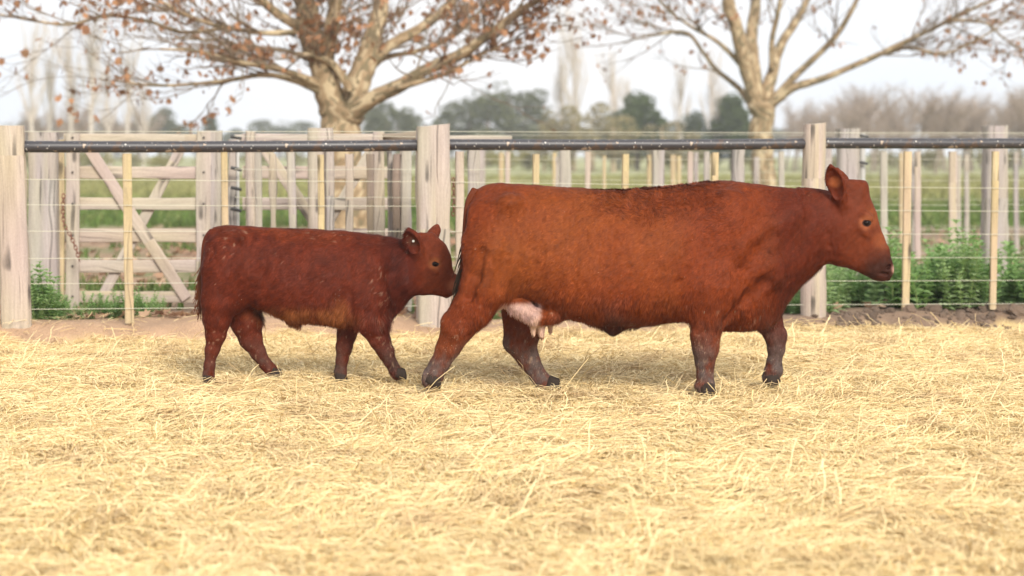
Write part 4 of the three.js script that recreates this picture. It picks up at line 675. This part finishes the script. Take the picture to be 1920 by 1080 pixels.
  F.chain([[1345, 545, 0.17, 0.16], [1328, 590, 0.17, 0.118], [1322, 628, 0.17, 0.088], [1322, 655, 0.165, 0.074, 0.85], [1322, 678, 0.16, 0.058, 0.78], [1322, 702, 0.16, 0.049, 0.82], [1323, 722, 0.16, 0.054], [1325, 732, 0.16, 0.054]], 0.08, 0.85);
  F.chain([[1418, 560, -0.14, 0.15], [1438, 598, -0.15, 0.092], [1455, 630, -0.15, 0.066, 0.9], [1455, 655, -0.15, 0.054, 0.85], [1452, 678, -0.15, 0.046, 0.85], [1451, 694, -0.15, 0.055], [1444, 707, -0.15, 0.05]], 0.07, 0.85);
  for (const s of [-1, 1]) {
    const groove = (pts, r, k) => { for (let i = 0; i < pts.length - 1; i++) { const a = pts[i], b = pts[i + 1]; F.cap(P(a[0], a[1], s * a[2]), P(b[0], b[1], s * b[2]), r, r, k, 1, true); } };
    groove([[1266, 470, 0.37], [1274, 530, 0.345], [1283, 596, 0.31]], 0.032, 0.03);                // behind the shoulder
    groove([[1462, 512, 0.275], [1440, 530, 0.245], [1405, 556, 0.238], [1366, 600, 0.238]], 0.038, 0.035);           // arm against the brisket
    groove([[1452, 440, 0.235], [1425, 470, 0.275], [1408, 500, 0.295]], 0.03, 0.07);         // neck against the shoulder
    groove([[1290, 425, 0.36], [1300, 470, 0.36]], 0.02, 0.05);
    groove([[1075, 470, 0.365], [1040, 520, 0.37], [1010, 556, 0.34]], 0.03, 0.06);             // flank hollow
    groove([[905, 470, 0.285], [893, 520, 0.265], [880, 560, 0.24]], 0.02, 0.05);
    groove([[1597, 410, 0.128], [1594, 432, 0.129], [1599, 452, 0.124]], 0.004, 0.012); groove([[1604, 414, 0.13], [1602, 436, 0.128]], 0.003, 0.01);
    groove([[1552, 440, 0.135], [1556, 462, 0.125], [1566, 484, 0.112]], 0.013, 0.025); groove([[1532, 450, 0.15], [1538, 478, 0.12]], 0.012, 0.03);
  }
  for (const s of [-1, 1]) {
    F.ell(P(1042, 412, s * 0.375), [0.15, 0.11, 0.1], 0.09, V(1, 0.25, 0), V(0, 1, 0), true);      // hollow before the hip
    F.ell(P(1575, 445, s * 0.09), [0.055, 0.095, 0.026], 0.03, V(1, -0.3, 0));                     // jaw muscle
    F.cap(P(962, 425, s * 0.31), P(938, 540, s * 0.305), 0.018, 0.018, 0.06, 1, true);
    F.cap(P(1330, 400, s * 0.335), P(1352, 520, s * 0.35), 0.02, 0.02, 0.06, 1, true);
  }
  F.ell(P(1329, 652, 0.165), [0.045, 0.065, 0.045], 0.05); F.ell(P(840, 600, 0.14), [0.035, 0.03, 0.03], 0.03); F.ell(P(957, 640, -0.165), [0.035, 0.03, 0.03], 0.03);           // knee and hocks
  for (const [a, b, z] of [[1306, 724, 0.16], [797, 702, 0.13], [1003, 712, -0.17], [1438, 694, -0.15]]) for (const s of [-1, 1]) F.ell(P(a, b, z + s * 0.025), [0.011, 0.014, 0.01], 0.02);   // dewclaws
  // udder and teats
  const UD = [[P(974, 584, 0.12), 0.14], [P(1000, 596, 0.12), 0.12]];
  F.ell(P(980, 581, 0.1), [0.115, 0.062, 0.1], 0.035, V(1, -0.55, 0)); F.ell(P(1001, 596, 0.1), [0.046, 0.042, 0.075], 0.03); F.ell(P(1032, 590, 0.05), [0.08, 0.06, 0.12], 0.06); F.ell(P(1022, 588, 0.01), [0.07, 0.055, 0.1], 0.04);
  
  const teats = [[998, 606, 0.09, 1000, 627], [1014, 608, 0.08, 1016, 632], [1012, 606, -0.06, 1012, 626], [1030, 602, 0.0, 1032, 622]];
  for (const [a, b, z, c, d] of teats) F.cap(P(a, b - 14, z), P(c, d, z), 0.028, 0.013, 0.025);
  const mid = P(1230, 470, 0);
  F.relief = (x, y, z) => {
    const far = y > 0.75 ? 1 : sstep(0.45, 0.75, y);
    let r = 0.006 * vnoise(x * 7, y * 5, z * 6) * (0.4 + 0.6 * far) + 0.0035 * vnoise(x * 19, y * 13, z * 17) + 0.0022 * vnoise(x * 55, y * 40, z * 50);
    const nk = sstep(neck0, neck1, x) * sstep(0.6, 0.8, y) * (1 - sstep(neck2, neck3, x));
    const rb = sstep(rib0, rib0 + 0.1, x) * (1 - sstep(rib1 - 0.1, rib1, x)) * sstep(0.72, 0.85, y) * (1 - sstep(1.02, 1.12, y)); if (rb > 0) r += rb * 0.0008 * Math.sin((x + 0.12 * y + 0.02 * vnoise(x * 4, y * 4, z)) * 72);
    if (nk > 0) r += nk * 0.006 * Math.sin((x * 0.95 + y * 0.2 + 0.035 * vnoise(x * 6, y * 6, z)) * 150) * clamp(0.35 + 0.9 * vnoise(x * 9, y * 4, z * 4), 0, 1);
    return r;
  };
  const rib0 = P(1075, 400).x, rib1 = P(1270, 400).x, neck0 = P(1400, 400).x, neck1 = P(1450, 400).x, neck2 = P(1535, 400).x, neck3 = P(1555, 400).x;
  const eyeP = P(1624, 418, 0.108), nose = P(1676, 504, 0), muz = P(1655, 508, 0), flank = P(1100, 450, 0.3), hip = P(960, 500, 0.3), shd = P(1360, 480, 0.25), back0 = P(1130, 375, 0), back1 = P(1330, 375, 0), x0 = P(1480, 400).x, x1 = P(1390, 400).x;
  const eyeN = P(1624, 418, -0.108);
  const colour = (x, y, z, c) => {
    const n1 = fbm(x * 3.1, y * 3.1, z * 3.1 + 4, 4), n2 = fbm(x * 13, y * 13, z * 13, 3), n3 = vnoise(x * 60, y * 45, z * 60);
    c[0] = 0.16; c[1] = 0.035; c[2] = 0.0095;
    mix3(c, [0.215, 0.061, 0.0145], clamp(near(flank, x, y, flank.z, 0.1, 0.75) * 0.8 + n1 * 0.7, 0, 1));
    mix3(c, [0.215, 0.063, 0.015], clamp(near(hip, x, y, hip.z, 0.05, 0.35) * 0.8 + n1 * 0.5, 0, 1));
    mix3(c, [0.085, 0.0175, 0.008], clamp(sstep(x1, x0, x) * 0.9 + n1 * 0.4 + n2 * 0.25, 0, 0.95));
    mix3(c, [0.105, 0.025, 0.009], clamp(sstep(back0.x - 0.4, back0.x + 0.15, x) * (1 - sstep(back1.x, back1.x + 0.3, x)) * sstep(0.98, 1.22, y + 0.22 * n1) * (0.3 + n2 * 1.6), 0, 0.5));
    const hd = sstep(P(1560, 400).x, P(1590, 400).x, x);
    mix3(c, [0.125, 0.031, 0.012], hd * clamp(0.7 + n1, 0, 1)); mix3(c, [0.2, 0.062, 0.024], hd * 0.8 * Math.max(near(P(1638, 405), x, y, P(1638, 405).z, 0.02, 0.1), near(P(1652, 450), x, y, P(1652, 450).z, 0.02, 0.09)));
    mix3(c, [0.036, 0.014, 0.01], near(muz, x, y, muz.z, 0.075, 0.19) * clamp(0.9 + 0.9 * n2, 0, 1));
    mix3(c, [0.4, 0.27, 0.23], near(nose, x, y, nose.z, 0.012, 0.036) * clamp(0.9 + n2, 0, 1));
    for (const e of [eyeP, eyeN]) mix3(c, [0.3, 0.11, 0.05], near(e, x, y, z, 0.022, 0.06) * 0.8);
    mix3(c, [0.3, 0.1, 0.04], near(earIn, x, y, z, 0.02, 0.05) * 0.9);
    const navel = near(P(1150, 618), x, y, P(1150, 618).z, 0.03, 0.13); mix3(c, [0.03, 0.012, 0.008], navel * clamp(0.8 + n2, 0, 1));
    const mud = (1 - sstep(0.14, 0.5, y + 0.3 * n1)) * clamp(0.85 + 1.3 * n2 + 0.3 * n3, 0, 1);
    mix3(c, [0.1, 0.085, 0.082], mud * 0.95);
    if (n3 > 0.62 && y < 0.62) mix3(c, [0.3, 0.22, 0.16], 0.6 * sstep(0.62, 0.85, n3) * (1 - sstep(0.45, 0.62, y)));
    let ud = 0; for (const [p, r] of UD) ud = Math.max(ud, near(p, x, y, z, r * 0.85, r * 1.25));
    ud *= 1 - sstep(P(1004, 580).x, P(1022, 580).x, x + 0.05 * n2);
    for (const [a, b, tz, e, f] of teats) { const q = P((a + e) / 2, (b + f) / 2, tz); ud = Math.max(ud, near(q, x, y, z, 0.04, 0.05)); }
    mix3(c, [0.5 + 0.1 * n2, 0.37 + 0.1 * n2, 0.32], ud * (1 - sstep(P(990, 570).y, P(990, 560).y, y)));
    const stk = vnoise((x * 0.8 + y * 0.6) * 14, (y * 0.8 - x * 0.6) * 75, z * 30), v = 1 + 0.2 * n2 + 0.1 * n3 + 0.1 * stk; c[0] *= v * 0.92; c[1] *= v * 0.8; c[2] *= v * 0.74;
  };
  const base = P(1200, 470, 0); base.y = 0;
  const cow = thing('cow', base, 'large red-brown cow with pink udder walking ahead of the calf', 'cow');
  const g = F.mesh(0.008, colour);
  const hx = P(1545, 400).x, ub = UD[1][0];
  const flow = (x, y, z, f) => { f.set(-1, -0.75, 0); f.lerp(F2.set(-0.15, -1, 0), 1 - sstep(0.5, 0.78, y)); if (x > hx) f.set(-0.6, 0.25 - (y < 1.05 ? 0.5 : 0), 0); };
  const H = coat(g, 11, 190000, flow, (x, y, z, n, R) => {
    if (near(eyeP, x, y, z, 0.024, 0.03) > 0.3 || near(eyeN, x, y, z, 0.024, 0.03) > 0.3 || near(nose, x, y, nose.z, 0.03, 0.04) > 0.4) return null;
    if (y < 0.72 && x < P(1042, 580).x && x > P(945, 580).x && Math.abs(z - base.z) < 0.14 && y > 0.4 && near(ub, x, y, z, 0.16, 0.2) > 0.5) return R() < 0.12 ? { len: 0.02, w: 0.0016, lift: 0.2, swirl: 0.3, wild: 0.5, tone: 1 } : null;
    const curl = sstep(back0.x - 0.2, back0.x + 0.15, x) * (1 - sstep(back1.x, back1.x + 0.15, x)) * sstep(0.98, 1.16, y + 0.1 * vnoise(x * 6, y * 6, z)), hd = x > hx ? 1 : 0, belly = n.y < -0.3 && y > 0.4 && !hd ? 1 : 0;
    const s = { len: 0.017 + 0.008 * curl - 0.009 * hd + 0.016 * belly, w: 0.0019 + 0.0014 * curl - 0.0003 * hd, lift: 0.15 + 0.2 * curl + 0.12 * belly, swirl: 0.2 + 1.2 * curl, wild: 0.35 + 0.5 * curl, tone: 1.06 };
    const fl = vnoise(x * 9 + 3, y * 9, z * 9); if (R() < lerp(0.035, 0.0015, sstep(0.2, 0.6, y)) * sstep(0, 0.5, fl + 0.3 * (1 - sstep(0.3, 0.6, y)))) { s.col = [0.36, 0.27, 0.18]; s.lift = 0.3; s.len *= 0.5; }
    return s;
  }, cow); H.position.copy(base).negate();
  const body = mesh('body', g, fur(0.6, { vertexColors: true }), cow); body.position.copy(base).negate();
  for (const s of [1, -1]) eyeball(cow, P(1624, 418, s * 0.099).sub(base), 0.0245, V(0.25, 0.05, s));
  hoof(cow, P(808, 719, 0.13).sub(base), -0.5, 0.085); hoof(cow, P(1034, 731, -0.17).sub(base), -0.35, 0.085); hoof(cow, P(1327, 742, 0.16).sub(base), 0, 0.088); hoof(cow, P(1438, 717, -0.15).sub(base), -1.15, 0.085);
  { // tail with its dark switch
    const [tp, tr] = spline([P(893, 358, 0.02), P(881, 378, 0.05), P(873, 430, 0.07), P(868, 490, 0.08), P(860, 540, 0.08), P(853, 562, 0.08)].map((p) => p.sub(base)), [0.034, 0.028, 0.02, 0.016, 0.013, 0.01], 26);
    const t = mesh('tail', tubeGeo(tp, tr, 9), fur(0.8, { color: RGB(0.1, 0.024, 0.01) }), cow);
    const R = rng(5), parts = []; for (let i = 0; i < 70; i++) {
      const k = Math.floor(lerp(12, 26, R())), s = tp[k].clone().add(V(R() - 0.5, 0, R() - 0.3).multiplyScalar(0.02)), l = 0.05 + 0.12 * R(), e = s.clone().add(V(-0.3 * l + (R() - 0.5) * 0.03, -l, (R() - 0.5) * 0.03)), m = s.clone().lerp(e, 0.5).add(V(-0.008 + 0.012 * R(), 0, 0));
      parts.push(tubeGeo([s, m, e], [0.004, 0.0035, 0.0012], 4, false));
    }
    mesh('tail_switch', mergeGeometries(parts), fur(0.8, { color: RGB(0.03, 0.018, 0.011) }), t);
  }
  return cow;
}
// the calf
function buildCalf() {
  const D = 11.8, F = new Field(D), P = (a, b, c) => F.pt(a, b, c);
  F.loft([384, 500], [785, 500],
    [[384, 480], [386, 452], [392, 438], [402, 429], [430, 423], [500, 427], [600, 430], [680, 437], [730, 444], [765, 453], [785, 470], [796, 490]],
    [[384, 490], [388, 530], [395, 565], [412, 586], [440, 588], [475, 574], [500, 582], [545, 598], [600, 604], [650, 610], [690, 611], [713, 605], [735, 590], [752, 574], [772, 560], [788, 540], [796, 520]],
    [[384, 500, 0.05, 2], [392, 500, 0.095, 2.1], [410, 500, 0.13, 2.3], [440, 500, 0.15, 2.4], [480, 500, 0.162, 2.3, 0.06], [540, 500, 0.183, 2.2, 0.12], [600, 500, 0.188, 2.2, 0.12], [650, 500, 0.175, 2.2, 0.1], [690, 500, 0.158, 2.2, 0.06], [720, 500, 0.13, 2.1], [750, 500, 0.098, 2], [775, 500, 0.08, 2], [796, 500, 0.05, 2]], 0.05);
  F.loft([795, 455], [848, 548],
    [[775, 452], [788, 444], [803, 442], [822, 447], [838, 461], [846, 480], [850, 505], [857, 522], [860, 534], [857, 544], [853, 550]],
    [[764, 470], [762, 500], [766, 530], [776, 550], [793, 553], [810, 553], [828, 556], [840, 560], [848, 557], [852, 553]],
    [[788, 442, 0.045, 2], [795, 455, 0.066, 2.2], [806, 474, 0.082, 2.3, 0.08], [816, 492, 0.084, 2.3, 0.1], [826, 510, 0.068, 2.3, 0.05], [837, 528, 0.053, 2.3], [846, 544, 0.048, 2.4], [853, 556, 0.026, 2.2]], 0.04);
  F.cap(P(778, 500), P(790, 530), 0.07, 0.055, 0.05, 0.95);
  for (const s of [-1, 1]) {
    F.ell(P(819, 485, s * 0.072), [0.034, 0.02, 0.016], 0.025, V(1, -0.5, 0));
    F.ell(P(813, 505, s * 0.072), [0.036, 0.018, 0.012], 0.025, V(1, -1, 0));
    F.ell(P(816, 495, s * 0.093), [0.015, 0.012, 0.018], 0.006, V(1, -0.1, 0), V(0, 1, 0), true);
    F.cap(P(852, 520, s * 0.024), P(855, 538, s * 0.024), 0.024, 0.024, 0.02);
    F.ell(P(857, 533, s * 0.036), [0.01, 0.006, 0.014], 0.006, V(1, 0.6, 0), V(0, 1, 0), true);
    F.cap(P(855, 546, s * 0.045), P(836, 547, s * 0.06), 0.006, 0.005, 0.008, 1, true);
    F.ell(P(430, 500, s * 0.09), [0.13, 0.2, 0.075], 0.07, V(1, 0.1, 0));
    F.ell(P(445, 445, s * 0.115), [0.045, 0.03, 0.035], 0.06);
    F.ell(P(695, 510, s * 0.115), [0.09, 0.16, 0.05], 0.07, V(1, 0.3, 0));
    F.ell(P(722, 555, s * 0.095), [0.06, 0.06, 0.045], 0.06);
  }
  ear(F, P(786, 478, 0.068), P(765, 430, 0.135), V(-0.35, 0, 1), 0.056, 0.027);
  ear(F, P(806, 452, -0.06), P(820, 424, -0.13), V(0.6, 0.2, -1), 0.042, 0.024);
  const earIn = P(775, 453, 0.11);
  F.cap(P(790, 448, 0), P(808, 447, 0), 0.04, 0.035, 0.04);
  F.cap(P(396, 442, 0), P(425, 436, 0), 0.03, 0.03, 0.04);
  F.cap(P(705, 592, 0), P(740, 570, 0), 0.055, 0.05, 0.06);
  F.cap(P(545, 596, 0), P(560, 606, 0), 0.025, 0.02, 0.04);
  for (const s of [-1, 1]) {
    const groove = (pts, r, k) => { for (let i = 0; i < pts.length - 1; i++) { const a = pts[i], b = pts[i + 1]; F.cap(P(a[0], a[1], s * a[2]), P(b[0], b[1], s * b[2]), r, r, k, 1, true); } };
    groove([[652, 500, 0.21], [655, 545, 0.2], [664, 598, 0.185]], 0.022, 0.025); groove([[490, 505, 0.195], [484, 545, 0.19], [478, 575, 0.18]], 0.022, 0.03);
    groove([[742, 475, 0.125], [732, 515, 0.15], [742, 560, 0.13]], 0.02, 0.035); groove([[400, 470, 0.15], [394, 540, 0.13]], 0.014, 0.03);
  }
  F.chain([[420, 510, 0.09, 0.14], [412, 565, 0.105, 0.115], [406, 600, 0.105, 0.088], [404, 627, 0.105, 0.066, 0.75], [398, 655, 0.1, 0.046, 0.8], [393, 685, 0.1, 0.035, 0.85], [391, 703, 0.1, 0.037], [392, 710, 0.1, 0.036]], 0.06, 0.85);
  F.chain([[450, 560, -0.09, 0.12], [462, 605, -0.1, 0.1], [470, 635, -0.1, 0.074, 0.8], [483, 660, -0.1, 0.049, 0.8], [499, 684, -0.1, 0.037, 0.85], [507, 693, -0.1, 0.038], [511, 699, -0.1, 0.036]], 0.06, 0.85);
  F.chain([[690, 560, 0.095, 0.125], [698, 605, 0.105, 0.098], [712, 637, 0.105, 0.068], [722, 657, 0.1, 0.054, 0.85], [733, 680, 0.1, 0.038, 0.85], [741, 694, 0.1, 0.038], [745, 700, 0.1, 0.036]], 0.06, 0.85);
  F.chain([[662, 580, -0.08, 0.1], [650, 625, -0.085, 0.062], [645, 652, -0.085, 0.052, 0.85], [641, 675, -0.085, 0.039, 0.85], [638, 698, -0.085, 0.038], [639, 706, -0.085, 0.037]], 0.06, 0.85);
  F.relief = (x, y, z) => 0.004 * vnoise(x * 10, y * 8, z * 9) + 0.0028 * vnoise(x * 26, y * 19, z * 23) + 0.0012 * vnoise(x * 70, y * 55, z * 60);
  const eyeP = P(816, 495, 0.084), eyeN = P(816, 495, -0.084), muz = P(850, 535, 0), belly = P(570, 590, 0), bel2 = P(640, 588, 0), rump = P(440, 440, 0), x0 = P(700, 500).x, x1 = P(745, 500).x;
  const colour = (x, y, z, c) => {
    const n1 = fbm(x * 4.1, y * 4.1, z * 4.1 + 9, 4), n2 = fbm(x * 15, y * 15, z * 15 + 3, 3), n3 = vnoise(x * 70, y * 55, z * 70);
    c[0] = 0.105; c[1] = 0.022; c[2] = 0.0095;
    mix3(c, [0.16, 0.037, 0.013], clamp(sstep(0.9, 1.02, y + 0.1 * n1) * (1 - sstep(x0, x1, x)) * 0.8 + n1 * 0.5, 0, 1));
    mix3(c, [0.062, 0.014, 0.009], clamp(sstep(x0, x1, x) * 0.8 + n1 * 0.3, 0, 0.85) * (1 - sstep(P(765, 500).x, P(790, 500).x, x)));
    const fr = vnoise(x * 34, y * 7, z * 10) * 0.45; mix3(c, [0.215, 0.083, 0.028], clamp(Math.max(1 - sstep(0.08, 0.2, Math.hypot((x - belly.x) * 0.42, (y - belly.y) * 2.1)), 1 - sstep(0.03, 0.13, Math.hypot((x - bel2.x) * 1.2, (y - bel2.y) * 0.8))) * (0.8 + fr + n2), 0, 0.9));
    const face = sstep(P(775, 500).x, P(800, 500).x, x);
    mix3(c, [0.145, 0.038, 0.016], face * clamp(0.6 + n1, 0, 1));
    for (const e of [eyeP, eyeN]) mix3(c, [0.3, 0.12, 0.05], near(e, x, y, z, 0.018, 0.055) * 0.85);
    mix3(c, [0.27, 0.12, 0.07], near(muz, x, y, muz.z, 0.01, 0.06) * 0.55);
    mix3(c, [0.1, 0.05, 0.035], near(earIn, x, y, z, 0.02, 0.05) * 0.8);
    const mud = (1 - sstep(0.04, 0.4, y + 0.12 * n1)) * clamp(0.5 + 1.1 * n2, 0, 1); mix3(c, [0.07, 0.054, 0.047], mud * 0.95);
    if (n3 > 0.55) mix3(c, [0.32, 0.24, 0.17], 0.55 * sstep(0.55, 0.8, n3) * Math.max(1 - sstep(0.3, 0.5, y), sstep(0.25, 0.5, vnoise(x * 6, y * 6, z * 6 + 2))));
    const stk = vnoise((x * 0.75 + y * 0.66) * 16, (y * 0.75 - x * 0.66) * 70, z * 30), v = 1 + 0.24 * n2 + 0.1 * n3 + 0.13 * stk; c[0] *= v * 0.9; c[1] *= v * 0.74; c[2] *= v * 0.68;
  };
  const base = P(570, 500, 0); base.y = 0;
  const calf = thing('calf', base, 'small dark red-brown calf with shaggy coat following close behind the cow', 'calf');
  const g = F.mesh(0.0068, colour), hx = P(768, 500).x, fl0 = P(478, 560).x, fl1 = P(735, 560).x;
  const flow = (x, y, z, f) => { f.set(-1, -0.8, 0); f.lerp(F2.set(-0.1, -1, 0), 1 - sstep(0.4, 0.6, y)); if (x > hx) f.set(-0.6, 0.2 - (y < 0.72 ? 0.5 : 0), 0); };
  const H = coat(g, 23, 150000, flow, (x, y, z, n, R) => {
    if (near(eyeP, x, y, z, 0.018, 0.024) > 0.3 || near(eyeN, x, y, z, 0.018, 0.024) > 0.3 || near(muz, x, y, muz.z, 0.03, 0.045) > 0.6) return null;
    const hd = x > hx ? 1 : 0, lower = 1 - sstep(0.3, 0.46, y), bl = y > 0.37 && y < 0.62 && !hd && x > fl0 && x < fl1 ? 1 - sstep(0.42, 0.6, y) : 0, nk = sstep(x0, x1, x) * (1 - hd);
    const s = { len: 0.021 - 0.012 * hd - 0.012 * lower + 0.028 * bl + 0.012 * nk, w: 0.0017 - 0.0004 * hd + 0.0006 * bl, lift: 0.17 + 0.15 * bl + 0.1 * nk, swirl: 0.35, wild: 0.5, tone: 1.06 };
    const fl = vnoise(x * 9 + 3, y * 9, z * 9); if (R() < 0.022 * sstep(0.2, 0.6, fl)) { s.col = [0.38, 0.29, 0.2]; s.lift = 0.35; s.len *= 0.45; }
    return s;
  }, calf); H.position.copy(base).negate();
  const body = mesh('body', g, fur(0.75, { vertexColors: true }), calf); body.position.copy(base).negate();
  for (const s of [1, -1]) eyeball(calf, P(816, 495, s * 0.0755).sub(base), 0.0195, V(0.25, 0.05, s));
  hoof(calf, P(392, 719, 0.1).sub(base), 0, 0.062); hoof(calf, P(514, 706, -0.1).sub(base), -0.5, 0.062); hoof(calf, P(749, 707, 0.1).sub(base), -0.3, 0.062); hoof(calf, P(639, 714, -0.085).sub(base), 0, 0.062);
  { const [tp, tr] = spline([P(400, 434, 0), P(387, 450, 0.01), P(381, 490, 0.03), P(378, 530, 0.03), P(378, 565, 0.03)].map((p) => p.sub(base)), [0.028, 0.022, 0.016, 0.013, 0.01], 22);
    const t = mesh('tail', tubeGeo(tp, tr, 9), fur(0.8, { color: RGB(0.09, 0.022, 0.01) }), calf), R = rng(8), parts = [];
    for (let i = 0; i < 160; i++) { const k = Math.floor(lerp(10, 22, R())), s = tp[k].clone().add(V(R() - 0.5, 0, R() - 0.5).multiplyScalar(0.018)), l = 0.07 + 0.1 * R(), e = s.clone().add(V((R() - 0.66) * 0.08, -l, (R() - 0.5) * 0.05)), m = s.clone().lerp(e, 0.5).add(V((R() - 0.5) * 0.015, 0, 0)); parts.push(tubeGeo([s, m, e], [0.0032, 0.003, 0.001], 4, false)); }
    mesh('tail_switch', mergeGeometries(parts), fur(0.8, { color: RGB(0.12, 0.04, 0.018) }), t); }
  { const q = P(775, 452, 0.125).sub(base), b = mesh('ear_tag', new THREE.CylinderGeometry(0.008, 0.008, 0.004, 18), mat({ color: RGB(0.42, 0.42, 0.38), roughness: 0.5 }), calf); b.position.copy(q); b.rotation.set(Math.PI / 2, 0, 0.2); }
  return calf;
}
buildCow(); buildCalf();
renderer.render(scene, camera);
